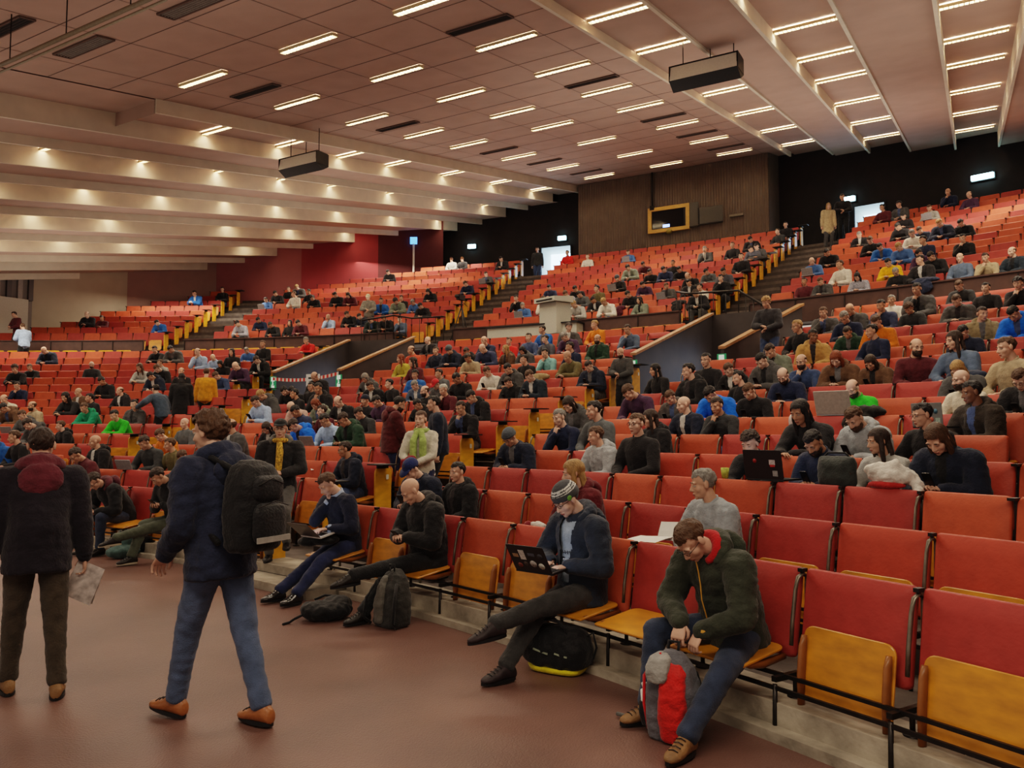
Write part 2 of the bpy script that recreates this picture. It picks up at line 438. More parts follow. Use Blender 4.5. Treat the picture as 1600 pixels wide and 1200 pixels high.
# --- hanging rail at the front of the ceiling
e = empty('lighting_rail'); r_ = MB(); a_ = ST(-6.5, 22.5, zc(22.5, -.8)); b_ = ST(1.6, 22.45, zc(22.5, -.8))
r_.tube([a_, b_], .035, 8); r_.tube([a_ + Vector((0, 0, -.12)), b_ + Vector((0, 0, -.12))], .02, 8); r_.build('rail', mat('rail_grey', srgb(130, 118, 98), rough=.5), e)
r_ = MB()
for q in range(5):
    p = a_.lerp(b_, .1 + .2 * q); r_.tube([p, p + Vector((0, 0, .85))], .01, 5)
r_.build('hanger', M_metal, e); tag(e, 'thin grey lighting rail hung on rods under the ceiling, upper left', 'rail')

# --- rear walls
RB = 51.0
DL = (polar(on_R(845, 400, RB))[1], polar(on_R(893, 400, RB))[1])
DR = (polar(on_R(1334, 335, RB))[1], polar(on_R(1384, 335, RB))[1])
zf = uf(13); zd = zf + 2.05
mb = MB()
segs = [(14.5, DL[0]), (DL[1], DR[0]), (DR[1], PH1)]
for a, b in segs: wall_arc(mb, RB, zf, 14.6, a, b)
for a, b in (DL, DR): wall_arc(mb, RB, zd, 14.6, a, b)
struct(mb.build('wall_rear', M_backwall))
for i, (a, b) in enumerate((DL, DR)):
    d_ = MB(); wall_arc(d_, RB + 1.6, zf, zd, a - .3, b + .3)
    for an in (a, b): d_.quad(P(RB, an, zf), P(RB + 1.6, an, zf), P(RB + 1.6, an, zd), P(RB, an, zd), 1)
    ring(d_, RB, RB + 1.6, zd, a, b, 1)
    struct(d_.build('door_%d' % (1 + i), [M_day, M_white]))
    fr = MB()
    for an in (a, b): fr.box((0, 0, 1.02), (.08, .12, 2.1), 0, Matrix.Translation(P(RB - .02, an, zf)) @ Matrix.Rotation(face_rz(an), 4, 'Z'))
    struct(fr.build('trim_%d' % (10 + i), M_backwall))
# projection booth of ribbed cladding
RBo = 49.55
B0 = polar(on_R(904, 300, RBo))[1]; B1 = polar(on_R(1201, 280, RBo))[1]
mb = MB(); n = 150
pts = []
for i in range(n + 1):
    a = B0 + (B1 - B0) * i / n
    d_ = 0 if i % 2 else .045
    pts.append((RBo - d_, a)); 
def ztop(R, a): 
    p = P(R, a); return zc(st_of(p.x, p.y)[1], -.02)
for i in range(n):
    (r0, a), (r1, b) = pts[i], pts[i + 1]
    mb.quad(P(r0, a, zf), P(r1, b, zf), P(r1, b, ztop(r1, b)), P(r0, a, ztop(r0, a)))
for (an, sg) in ((B0, -1), (B1, 1)):
    q = an + sg * .25
    mb.quad(P(RBo, an, zf), P(RB, an + sg * .0, zf), P(RB, an, 14.6), P(RBo, an, ztop(RBo, an)))
struct(mb.build('wall_booth', M_booth))
def on_booth(px, py): p = on_R(px, py, RBo - .1); return p, polar(p)[1]
# booth window with a yellow wooden frame
p, a = on_booth(1045, 342)
e = struct(empty('window_1', p, face_rz(a))); fr = MB(); W_, H_ = 1.75, 1.0
for (x, z, w, h) in ((-W_ / 2, 0, .16, H_ + .16), (W_ / 2, 0, .16, H_ + .16), (0, H_ / 2, W_, .16), (0, -H_ / 2, W_, .16)): fr.box((x, .0, z), (w, .14, h))
fr.build('window_frame', mat('yellow_wood_frame', srgb(196, 150, 74), rough=.5, scale=12), e)
fr = MB(); fr.box((0, -.02, 0), (W_, .02, H_)); fr.build('pane', mat('dark_glass', srgb(22, 20, 22), rough=.1), e)
fr = MB(); fr.box((.12, .01, -.3), (.3, .03, .12)); fr.build('blue_glint', mat('glint_glow', (.2, .35, 1), emit=(.25, .4, 1), estr=4), e)  # glowing blue box painted in as the glint behind the pane
for i, (px, py, w, h, lab) in enumerate([(1081, 335, .62, 1.05, 'tall grey shuttered panel right of the booth window'), (1111, 335, 1.05, .72, 'wide grey shuttered panel on the booth, right of the tall one')]):
    p, a = on_booth(px, py); e = empty('wall_hatch', p, face_rz(a)); b = MB(); b.panel(w, h, .05, .02, .008); b.build('shutter', mat('hatch_grey', srgb(72, 68, 62), rough=.5), e)
    b = MB(); b.box((0, .02, -h / 2 - .03), (w, .08, .04)); b.box((w / 2 + .03, .02, 0), (.04, .06, h)); b.build('edge_strip', M_metal, e); tag(e, lab, 'hatch')
p, a = on_booth(1019, 285); b = MB(); b.tube([(0, .0, 1.6), (0, .0, -1.1)], .05, 8); b.box((0, .03, -1.2), (.2, .1, .2))
o = b.build('wall_pipe', M_metal, None, Matrix.Translation(p) @ Matrix.Rotation(face_rz(a), 4, 'Z')); tag(o, 'dark vertical pipe on the ribbed booth wall', 'pipe')
p, a = on_booth(1151, 336); b = MB(); b.box((0, 0, 0), (.6, .1, .1)); o = b.build('wall_shelf', M_tubegrey, None, Matrix.Translation(p) @ Matrix.Rotation(face_rz(a), 4, 'Z')); tag(o, 'small grey ledge on the right part of the booth wall', 'shelf')
p, a = on_booth(1046, 362); b = MB(); b.ball((0, .05, 0), (.16, .1, .12), 0, 10); b.box((0, 0, .1), (.1, .1, .1)); o = b.build('wall_lamp', mat('brass_lamp', srgb(150, 130, 60), rough=.4, metal=.5), None, Matrix.Translation(p) @ Matrix.Rotation(face_rz(a), 4, 'Z')); tag(o, 'small brass spotlight under the booth window', 'lamp')
# lit exit lamps on the rear wall
for i, (px, py, w, lab) in enumerate([(737, 385, .42, 'lit blue-white exit lamp on the dark rear wall, leftmost'), (878, 372, .42, 'lit blue-white exit lamp above the left rear door'), (1326, 311, .5, 'lit blue-white exit lamp beside the right rear door'), (1535, 276, .75, 'lit blue-white exit lamp on the rear wall at far right')]):
    p = on_R(px, py, RB - .12); a = polar(p)[1]; e = empty('exit_lamp', p, face_rz(a))
    b = MB(); b.panel(w, .2, .08, .03, .01); b.build('lit_panel', M_exit, e); b = MB(); b.box((0, -.06, 0), (w + .06, .04, .26)); b.build('housing', M_black, e); tag(e, lab, 'lamp')
# side walls
def on_s(px, s):   # ray column px hitting the plane at axial offset s
    d = ray(px, 480); lo, hi = 1, 200
    for _ in range(60):
        m_ = (lo + hi) / 2
        if st_of(d.x * m_, d.y * m_)[0] > s: lo = m_
        else: hi = m_
    return st_of(d.x * lo, d.y * lo)
W = []
for px, s_ in ((-420, -22.6), (50, -22.4), (198, -21.9), (337, -20.4), (470, -16.7), (590, -14.1), (692, -12.0)):
    W.append(on_s(px, s_))
WM = [mat('wall_slats_grey', srgb(118, 108, 102), rough=.7, var=.1), mat('wall_beige', srgb(160, 145, 126), rough=.8, var=.05, scale=2), mat('wall_mauve', srgb(138, 106, 96), rough=.8, var=.05, scale=2), mat('wall_rose', srgb(142, 82, 82), rough=.8, var=.05, scale=2), mat('wall_red', srgb(128, 42, 46), rough=.8, var=.05, scale=2), mat('wall_darkred', srgb(72, 24, 26), rough=.8, var=.05, scale=2)]
for i in range(6):
    (s0, t0), (s1, t1) = W[i], W[i + 1]; b = MB()
    b.quad(ST(s0, t0, 0), ST(s1, t1, 0), ST(s1, t1, 14), ST(s0, t0, 14))
    struct(b.build('wall_left', WM[i]))
b = MB(); (s0, t0) = W[-1]; pe = P(RB, 14.5); b.quad(ST(s0, t0, 3), pe + Vector((0, 0, 3)), pe + Vector((0, 0, 15)), ST(s0, t0, 15)); struct(b.build('wall_left', M_backwall))
# grey vertical slats and the low white screen at the far left
(s0, t0), (s1, t1) = W[0], W[1]
b = MB(); A_ = ST(s0, t0); B_ = ST(s1, t1); dv = (A_ - B_).normalized(); nv = Vector((dv.y, -dv.x, 0)); 
if nv.dot(-B_) < 0: nv = -nv
for q in range(26):
    c = B_ + dv * (.12 + q * .42) + nv * .07
    b.add([c + dv * x + nv * y + Vector((0, 0, z)) for z in (7.0, 10.4) for x, y in ((-.09, -.06), (.09, -.06), (.09, .06), (-.09, .06))], [(0, 1, 5, 4), (1, 2, 6, 5), (2, 3, 7, 6), (3, 0, 4, 7), (4, 5, 6, 7), (0, 3, 2, 1)], q % 2)
struct(b.build('trim_12', [mat('slat_dark', srgb(84, 76, 74), rough=.6), mat('slat_light', srgb(136, 126, 120), rough=.6)]))
b = MB(); c0 = B_ + dv * .3 + nv * .3; c1 = c0 + dv * 9
b.quad(c0 + Vector((0, 0, 4.6)), c1 + Vector((0, 0, 4.6)), c1 + Vector((0, 0, 7.0)), c0 + Vector((0, 0, 7.0))); struct(b.build('trim_13', mat('screen_offwhite', srgb(176, 166, 152), rough=.8, var=.05)))
# right side wall (mostly out of frame) and far-left baseboard of the ceiling
b = MB(); q0 = ST(23.5, 10); q1 = P(RB, 60.0); b.quad(q0, q1, q1 + Vector((0, 0, 14)), q0 + Vector((0, 0, 14))); struct(b.build('wall_right', WM[2]))
# little things on walls
p = on_R(447, 398, 45.5); b = MB(); b.box((0, 0, 0), (.5, .1, .2)); 
# --- white control desk and lectern on the cross aisle
pd = on_R(826, 519, 37.0); ad = polar(pd)[1]
e = empty('control_desk', P(36.9, ad + .2, pd.z - .42), face_rz(ad))
b = MB(); b.box((0, .0, .37), (3.1, .04, .46)); b.box((-1.53, -.3, .3), (.04, .6, .6)); b.box((1.53, -.3, .3), (.04, .6, .6)); b.build('front_panel', M_deskgrey, e)
b = MB(); b.box((0, -.3, .62), (3.2, .75, .04)); b.build('desktop', M_black, e)
tag(e, 'long pale control desk with a black top on the cross aisle', 'desk')
e = empty('lectern', on_R(858, 521, 36.9), face_rz(ad) - .35); e.location.z = on_R(855, 523, 36.9).z - .02
b = MB(); b.box((-.05, -.2, .5), (.75, .6, .95)); b.build('cabinet', M_deskgrey, e)
b = MB(); b.loft([[(x, -.55, 1.0), (x, .25, .98), (x, .25, 1.12), (x, -.55, 1.2)] for x in (-.5, .4)], 0, False); b.build('top_box', M_deskgrey, e)
b = MB(); b.box((-.05, .255, 1.04), (.7, .01, .05)); b.build('slot', M_black, e); tag(e, 'pale grey lectern standing behind the long control desk', 'lectern')
# --- iron railings at the aisle heads
def railing(pts, hh, lab, name='iron_railing', step=.28):
    e = empty(name); t = MB(); up = Vector((0, 0, hh))
    t.tube([p + up for p in pts], .03, 7); t.tube([p + up * .12 for p in pts], .015, 6); t.build('handrail', M_metal, e)
    t = MB()
    for a, b in zip(pts, pts[1:]):
        n = max(1, int((b - a).length / step))
        for q in range(n + 1):
            p = a.lerp(b, q / n); t.tube([p, p + up], .012, 5)
    t.build('bars', M_metal, e); tag(e, lab, 'railing')
zx = uf(1)
railing([P(36.5, 20.0, 4.35), P(37.3, 21.2, zx), P(38.1, 21.6, zx), P(38.2, 23.4, zx)], 1.0, 'black iron railing at the foot of the left upper stairs')
railing([P(37.5, 36.3, zx), P(36.9, 37.3, zx - .2), P(37.0, 39.4, zx - .25), P(36.5, 41.0, zx - .9)], 1.0, 'black iron railing around the right upper stairs')
# --- pole with blue top near the left wall
p = on_R(646, 420, 48.6); e = empty('sign_pole', Vector((p.x, p.y, uf(13)))); 
zt_ = on_R(646, 376, 48.6).z
b = MB(); b.tube([(0, 0, 0), (0, 0, zt_ - uf(13))], .05, 8); b.build('pole', M_white, e); b = MB(); b.box((0, 0, zt_ - uf(13)), (.34, .1, .34)); b.build('light', mat('blue_light', (.1, .35, .8), emit=(.1, .4, 1), estr=2), e); tag(e, 'thin white pole with a blue light on top by the dark red wall', 'pole')
# --- tape and paper notice across the left vomitory
zt0 = LZ((VR0 - 23.145) / .8773 + 1) + .13
A_ = P(VR0 - .05, VOM[0][0], zt0 - .22); B_ = P(VR0 - .05, VOM[0][1], zt0 - .12)
e = empty('barrier_tape'); b = MB(); n = 34
for i in range(n):
    u0, u1 = i / n, (i + 1) / n; sg = lambda u: -.1 * (1 - (2 * u - 1) ** 2)
    p, q = A_.lerp(B_, u0), A_.lerp(B_, u1); p.z += sg(u0); q.z += sg(u1); h = Vector((0, 0, .09))
    b.quad(p, q, q + h, p + h, i % 2)
b.build('tape', [mat('tape_red', srgb(200, 50, 45), rough=.5), mat('tape_white', srgb(225, 215, 210), rough=.5)], e); tag(e, 'red and white barrier tape across the left sunken entrance', 'tape')
p = on_R(489, 594, VR0 - .1); e = empty('paper_notice', p, face_rz(20.5)); b = MB(); b.box((0, 0, 0), (.45, .006, .34)); b.build('sheet', mat('paper_white', srgb(222, 226, 228), rough=.8, var=.02), e)
b = MB(); b.box((0, .006, .06), (.3, .003, .05)); b.box((.02, .006, -.03), (.24, .003, .015)); b.build('text_lines', M_black, e); tag(e, 'white paper notice hanging from the red and white tape', 'notice')
# --- camera tripod in the upper left stairs
p = on_R(721, 524, 37.9); e = empty('camera_tripod', Vector((p.x, p.y, zx)), 2.6)
for q in range(3):
    b = MB(); an = radians(120 * q + 20); b.tube([(cos(an) * .42, sin(an) * .42, 0), (0, 0, 1.25)], [.014, .022], 6); b.build('leg', M_black, e)
b = MB(); b.tube([(0, 0, 1.2), (0, 0, 1.45)], .03, 8); b.tube([(0, 0, 1.42), (0, -.35, 1.3)], .012, 6); b.build('fluid_head', M_black, e)
b = MB(); b.box((0, .05, 1.55), (.14, .34, .18)); b.tube([(0, .2, 1.56), (0, .34, 1.56)], .055, 10); b.box((.1, -.02, 1.62), (.06, .12, .1)); b.build('camera', M_black, e)
tag(e, 'black video camera on a tripod at the foot of the left upper stairs', 'tripod')
# ================================================================ the audience: head position in the photograph, hair, garment, pose
# hair: k black, d dark brown, b brown, l blond, g grey, w white, r red, 0 bald, 1 balding; + L long, C curly; hats: N grey beanie, V navy beanie, P cap, R red cap
# pose: u upright, p phone, d arms on the row in front, c hand on chin, t typing, L looks left, R looks right, f bent forward
PEOPLE = '''
139 492 1 blackcoat d;154 498 d maroon d;249 505 k bluejacket f;307 459 d bluejacket d;364 452 k blacktop u
74 547 0 navycoat f;248 546 k blacktop d;265 546 k greyjacket f;23 576 dC blacktop d;47 574 b blacktop d;143 570 1G charcoal R;220 574 bL lightgrey d;251 567 b lightgrey L;251 575 b blacktop f;280 580 1 blacktop u
241 588 k navycoat f;160 596 k blacktop p;28 603 dG navyjumper c;123 614 0 brownjacket L;111 620 kL blacktop d;139 622 k blacktop L;188 611 1 blackwhite L;136 637 b teal d;183 649 k green d;206 631 k greyjacket u
6 624 1 creamjumper d;20 638 k brownjacket f;47 635 1G beige L;33 649 b greyjacket t;57 661 d greyjacket f;98 665 b blackcoat L;153 690 0 blackcoat L;123 712 dG maroon p;21 683 b blacktop L;6 686 k bluejacket R
268 662 0 greyjumper u;251 679 b orange p;231 692 d charcoal t;279 695 b olive L;266 712 b creamjumper f;368 666 1 greyjacket L;412 669 dL blackcoat p;401 628 dG paleblue p;401 618 l greyjacket f;435 611 k blacktop f
392 570 0 purple f;368 573 k blacktop u;343 570 kL blacktop p;333 559 0 paleblue p;323 550 1 paleblue c;347 550 kL blacktop u;390 549 g blueshirt p;402 537 b blacktop u;405 563 d blackcoat f;341 588 b denim f
377 506 k pattern f;404 501 k navyjumper f;415 470 k blueshirt t;432 459 k blacktop f
450 451 d blacktop u;466 449 l greyjacket f;461 460 b whitetop L;484 456 k blacktop L;490 466 k blacktop f;527 460 k blacktop f;543 462 kL maroon f;607 426 k blacktop f;705 405 b lightgrey u;722 404 l blacktop u;784 405 k blackwhite p
774 427 dG greyjacket t;730 444 d navyjumper f;672 456 kL blacktop f;596 471 k bluejacket R;620 470 kC greygreen f;629 466 k blacktop c;647 473 g blueshirt f;659 479 k blacktop f;550 490 d blacktop f;561 495 k navycoat f;514 496 0 paleblue c
589 500 d blackgreen f;605 496 d blacktop f;612 501 d bluegrey c;449 504 kL blacktop u;464 506 k maroon f;434 508 d blacktop f;481 532 g red d;809 467 k blacktop c;814 480 g blueshirt t
671 532 0 blackcoat L;645 548 1 redorange L;630 560 rL mustard L;651 566 dL maroon L;690 547 d navyhoodie u;711 546 N navycoat p;722 550 d blackcoat p;730 559 d beige p;742 545 0 navyplaid f;766 532 0 navyjumper d;789 534 b red u;826 527 d blueplaid u
795 545 lL brownjacket L;815 547 kL greyjacket p;820 562 k blacktop L;759 580 b whitetop p;794 577 k greyjacket p;792 599 d blackscarf p;829 588 b navygreen p;645 585 kC bluejacket u;687 584 d greyjumper L;709 592 kG blacktop p;686 600 R greyjacket p;644 602 g navystripe p
666 611 1G blacktop L;697 609 w maroon c;605 600 k blacktop L;571 590 gL greyjacket p;582 602 d blackcoat p;465 590 1 blackcoat p;433 613 k blacktop p;465 616 k blacktop L;478 604 kG blacktop u;503 608 k blackcoat c;459 636 0 palepink f;472 642 k navyplaid p
498 643 d maroon L;513 632 rL greygreen p;530 627 1 blackcoat p;553 626 V blacktop u;583 628 kG purple p;560 645 d charcoal p;500 656 kG paleblue t;478 664 d brightblue f;537 655 dG darkgreen p;543 703 dG navypuffer L
650 632 k blackcoat p;724 638 dG blackcoat c;736 621 k blackcoat p;792 684 NG navyjacket p;888 632 dL greyjacket p;895 652 g navyjumper c;922 642 k greyjumper L;979 662 bG blacktop u;948 682 b greyhoodie L;904 740 lL maroonhood L
917 572 d navycoat p;892 557 0 olive d;896 542 k navyjumper L;857 552 k teallight c;932 530 1G darkgreen u;985 515 d bluegrey c;932 507 l orange L;851 516 k bluejacket L;887 512 dC greyjacket R;851 530 k greyplaid L;887 527 g purple f
850 469 b whitetop c;856 449 k navyplaid p;884 460 b pattern f;900 452 k blacktop f;915 460 k greyjumper f;929 452 k olive L;930 469 k blackwhite f;902 474 l lightgrey f;949 472 l whitetop f;985 461 k blacktop f;1001 469 kL greygreen L;965 434 N blacktop t
985 419 k greygreen f;1014 425 k blacktop p;1039 422 k navyplaid f;1050 411 k blacktop u;1060 422 k blacktop f;1004 445 k purple f;1041 446 b greyjacket t;1076 442 kG blackwhite p;1080 432 1 blacktop f;1096 449 k whitetop L;1087 460 d blackwhite f
1107 425 k greyjumper f;1127 435 k blackcoat c;1146 422 k greyplaid p;1157 401 k blacktop u;1102 390 g greyjacket c;1144 382 b blacktop u;1172 375 k blackcoat f;1177 389 k greyplaid f;979 394 b blueshirt t;917 401 b whitetop u;886 395 d red u;1004 414 k maroon f
1029 577 kL blacktop L;1084 580 k blackleather L;1114 562 kG blacktop u;1127 579 b blackcoat p;1158 590 k blacktop L;1165 612 b blacktop p;1017 608 b purple f;1021 624 b greyorange p;1073 633 0 navywhite L;1111 617 k brightblue f
1022 653 dL blackcoat L;1204 549 d greygreen p;1230 560 k greyjacket p;1246 567 1G denim c;1217 588 1G navyjumper p;1251 511 lG blacktop L;1268 526 k tan R;1287 489 b greyjacket c;1320 495 gG navyjumper p;1336 483 0 greyjacket p;1333 518 d darkgreen p
1351 505 b orange p;1370 517 k navyjumper L;1380 478 k navyplaid c;1401 466 g whitetop u;1418 483 bC charcoal p;1426 455 k greyjacket c;1491 469 b greyjacket p;1496 448 b charcoal p;1542 449 k blacktop u;1588 444 kC blacktop c;1530 490 d khaki R
1499 519 k navysuit p;1590 490 k brightblue f;1401 544 1G maroon R;1448 535 dL bluegrey L;1550 547 b beige L;1327 560 rL brownjacket p;1372 567 dL brownjacket p;1530 575 lL greyjacket p;1506 592 0G creamjumper L;1530 611 k darkbrown L;1593 592 bG blackcoat p
1331 606 1G green t;1275 643 kL blacktop d;1338 652 bB greyhoodie p;1431 649 kG blacktop L;1372 688 dL lightgrey L;1465 686 bL navyjacket p;1272 691 kB navysuit p;1168 694 dC blacktop d
1255 444 k maroon u;1283 444 b greyjacket p;1268 408 0 blueshirt t;1317 414 b whitetop L;1338 432 kL pattern p;1390 410 k yellow p;1408 427 gG blacktop p;1293 396 k blacktop f;1376 387 kG bluejacket f;1340 367 g blackwhite p;1358 375 b blacktop p;1408 354 k blacktop f
1406 320 P greyjacket L;1380 325 k maroon L;1409 338 k blacktop p;1248 347 k blacktop u;1227 360 b charcoal L;1208 382 k greyjacket p;1484 301 0 navyjumper c;1515 304 1 purple L;1451 326 b lightgrey t;1468 349 l navycoat f;1459 357 d navycoat f
1491 351 k blacktop f;1425 365 g whitetop p;1442 377 k navyjumper L;1506 373 k blacktop c;1415 385 l blueshirt f;1440 397 k purple f;1459 401 k blacktop f;1431 408 k blackwhite L;1529 397 1 bluegrey u;1545 406 d beige c;1579 394 1 navygreen L;1592 396 b blacktop p
1110 757 g fleece L 2;648 733 Q navyjacket p 2;699 737 k blackpuffer u 2;1123 633 d charcoal c 6
'''
# garment key: (rgb, words)
G_ = {'blackcoat': ((30, 29, 31), 'black coat'), 'blacktop': ((34, 33, 35), 'black top'), 'maroon': ((84, 36, 42), 'maroon top'), 'bluejacket': ((38, 92, 160), 'blue jacket'), 'navycoat': ((36, 42, 58), 'navy coat'),
 'greyjacket': ((74, 74, 74), 'grey jacket'), 'charcoal': ((54, 56, 58), 'charcoal sweater'), 'lightgrey': ((166, 164, 158), 'light grey sweater'), 'navyjumper': ((34, 42, 66), 'navy sweater'), 'brownjacket': ((92, 68, 50), 'brown jacket'),
 'blackwhite': ((38, 36, 38), 'black jacket over white'), 'teal': ((22, 128, 92), 'teal green hoodie'), 'green': ((48, 176, 40), 'bright green sweater'), 'creamjumper': ((206, 196, 176), 'cream sweater'), 'beige': ((164, 146, 118), 'beige sweater'),
 'greyjumper': ((88, 92, 94), 'slate grey sweater'), 'orange': ((206, 116, 30), 'orange top'), 'olive': ((98, 90, 60), 'olive top'), 'purple': ((70, 48, 72), 'purple top'), 'paleblue': ((160, 184, 214), 'pale blue shirt'),
 'blueshirt': ((72, 108, 160), 'blue shirt'), 'denim': ((106, 136, 172), 'denim shirt'), 'pattern': ((150, 150, 160), 'patterned grey white top'), 'whitetop': ((214, 208, 196), 'white top'), 'greygreen': ((112, 120, 106), 'grey green jacket'),
 'blackgreen': ((34, 42, 38), 'black and green jacket'), 'bluegrey': ((88, 104, 126), 'blue grey shirt'), 'red': ((202, 40, 34), 'red sweater'), 'redorange': ((190, 74, 50), 'orange red top'), 'mustard': ((168, 154, 60), 'mustard scarf and top'),
 'navyhoodie': ((30, 36, 52), 'navy hoodie'), 'navyplaid': ((52, 60, 86), 'navy plaid shirt'), 'blueplaid': ((66, 80, 112), 'blue plaid shirt'), 'blackscarf': ((32, 32, 32), 'black jacket with checked scarf'), 'navygreen': ((34, 44, 54), 'navy and green jacket'),
 'navystripe': ((70, 84, 104), 'navy white striped jacket'), 'palepink': ((190, 160, 150), 'pale pink top'), 'brightblue': ((24, 104, 210), 'bright blue jacket'), 'darkgreen': ((38, 62, 48), 'dark green jacket'), 'navypuffer': ((32, 38, 54), 'navy puffer jacket'),
 'navyjacket': ((32, 38, 54), 'navy jacket'), 'greyhoodie': ((160, 164, 166), 'light grey hoodie'), 'maroonhood': ((92, 30, 36), 'maroon hoodie'), 'teallight': ((132, 186, 186), 'pale teal t-shirt'), 'greyplaid': ((82, 84, 92), 'grey plaid shirt'),
 'blackleather': ((26, 26, 28), 'black leather jacket'), 'greyorange': ((84, 80, 78), 'grey and orange jacket'), 'navywhite': ((32, 38, 54), 'navy blazer over white shirt'), 'tan': ((176, 136, 80), 'tan jacket'), 'khaki': ((142, 128, 98), 'khaki jacket'),
 'navysuit': ((38, 44, 62), 'dark navy shirt'), 'darkbrown': ((50, 42, 34), 'dark brown jacket'), 'yellow': ((222, 170, 24), 'yellow hoodie'), 'blackpuffer': ((28, 28, 30), 'black puffer jacket'), 'fleece': ((150, 156, 160), 'grey fleece')}
HAIRW = {'k': 'black', 'd': 'dark', 'b': 'brown', 'l': 'blond', 'g': 'grey', 'w': 'white', 'r': 'red'}
def est_low(x, y, lean):
    """which tier (bank, row) a head at this place of the photo belongs to"""
    best = None
    for bank, n, RR, ZZ in (('L', 16, LR, lf), ('U', 13, UR, uf)):
        for k in range(1, n + 1):
            p = on_R(x, y, RR(k) - (.52 if lean else .34)); e = abs(p.z - (ZZ(k) + (1.09 if lean else 1.18)))
            if bank == 'L' and p.z > 6.2: e += 9
            if best is None or e < best[0]: best = (e, bank, k, p)
    return best
CROWD = []
for rec in PEOPLE.replace('\n', ';').split(';'):
    rec = rec.split()
    if len(rec) < 5: continue
    x, y = float(rec[0]), float(rec[1]); e, bank, k, p = est_low(x, y, rec[4] in 'dpft')
    if len(rec) > 5: k = int(rec[5]); p = on_R(x, y, LR(k) - (.52 if rec[4] in 'dpft' else .34))
    CROWD.append(dict(x=x, y=y, hair=rec[2], top=rec[3], pose=rec[4], bank=bank, k=k, ph=polar(p)[1], hz=p.z))
# ================================================================ figures
import numpy as np
def V(*a): return Vector(a)
def remesh(mb, vox, smooth=4, name='tmp'):
    """union of all closed pieces as one continuous skin -> (verts Nx3, faces)"""
    me = mb.mesh(name, [M_black]); o = bpy.data.objects.new(name, me); COL.objects.link(o)
    r = o.modifiers.new('r', 'REMESH'); r.mode = 'VOXEL'; r.voxel_size = vox; r.adaptivity = 0
    if smooth:
        s = o.modifiers.new('s', 'SMOOTH'); s.factor = .5; s.iterations = smooth
    dg = bpy.context.evaluated_depsgraph_get(); ev = o.evaluated_get(dg); m2 = bpy.data.meshes.new_from_object(ev)
    n = len(m2.vertices); co = np.empty(n * 3); m2.vertices.foreach_get('co', co); co = co.reshape(-1, 3)
    fs = [tuple(p.vertices) for p in m2.polygons]
    bpy.data.objects.remove(o); bpy.data.meshes.remove(me); bpy.data.meshes.remove(m2)
    return co, fs
def vnormals(co, fs):
    f = np.array([q[:3] for q in fs]); n = np.cross(co[f[:, 1]] - co[f[:, 0]], co[f[:, 2]] - co[f[:, 0]])
    vn = np.zeros_like(co)
    for i in range(3): np.add.at(vn, f[:, i], n)
    return vn / (np.linalg.norm(vn, axis=1, keepdims=True) + 1e-12)
def wrinkle(co, fs, amp, sc, seed=0, stretch=(1, 1, 1)):
    vn = vnormals(co, fs); d = np.empty(len(co))
    for i, p in enumerate(co):
        q = Vector((p[0] * sc * stretch[0] + seed, p[1] * sc * stretch[1], p[2] * sc * stretch[2]))
        a = noise.noise(q); d[i] = (1 - 2 * abs(a)) * .7 + .5 * noise.noise(q * 2.3)
    return co + vn * (d * amp)[:, None]
def nearest_mat(co, fs, segs):
    """material of the closest bone capsule for every face"""
    c = np.array([co[list(f)].mean(axis=0) for f in fs]); best = np.full(len(c), 1e9); mi = np.zeros(len(c), int)
    for a, b, ra, rb, m in segs:
        a = np.array(a); b = np.array(b); ab = b - a; L2 = max(ab @ ab, 1e-9)
        t = np.clip(((c - a) @ ab) / L2, 0, 1); d = np.linalg.norm(c - (a + t[:, None] * ab), axis=1) - (ra + (rb - ra) * t)
        k = d < best; best[k] = d[k]; mi[k] = m
    return mi
class Geo:
    """accumulates finished geometry of one mesh"""
    def __init__(s): s.v = []; s.f = []; s.m = []
    def add(s, co, fs, mi, M=None):
        o = len(s.v)
        for p in co: s.v.append(tuple(M @ Vector(p)) if M is not None else tuple(p))
        s.f += [tuple(o + i for i in f) for f in fs]
        s.m += list(mi) if hasattr(mi, '__len__') else [mi] * len(fs)
        return s
    def mb(s, mb, M=None): return s.add(mb.v, mb.f, mb.m, M)
    def mesh(s, name, mats):
        me = bpy.data.meshes.new(name); me.from_pydata(s.v, [], s.f)
        for m in mats: me.materials.append(m)
        me.polygons.foreach_set('material_index', [int(i) for i in s.m]); me.polygons.foreach_set('use_smooth', [True] * len(s.f)); me.update(); return me
def limb(mb, a, b, ra, rb, n=12, flat=1.0):
    a, b = Vector(a), Vector(b); d = (b - a); L = d.length; d.normalize()
    up = Vector((0, 0, 1)) if abs(d.z) < .9 else Vector((0, 1, 0)); x = d.cross(up).normalized(); y = d.cross(x); rings = []
    for t, k in ((-ra / L * .95, .3), (-ra / L * .7, .72), (0, 1), (.33, 1.02), (.66, 1.01), (1, 1), (1 + rb / L * .7, .72), (1 + rb / L * .95, .3)):
        r = (ra + (rb - ra) * min(1, max(0, t))) * k
        rings.append([a + d * (L * t) + x * (r * cos(2 * pi * j / n)) + y * (r * flat * sin(2 * pi * j / n)) for j in range(n)])
    mb.loft(rings)
def ik(a, t, l1, l2, pole):
    a, t = Vector(a), Vector(t); d = t - a; L = min(d.length, (l1 + l2) * .999); d.normalize()
    t = a + d * L; c = (l1 * l1 - l2 * l2 + L * L) / (2 * L); h = sqrt(max(0, l1 * l1 - c * c))
    p = Vector(pole); p = (p - d * p.dot(d)).normalized(); return a + d * c + p * h, t

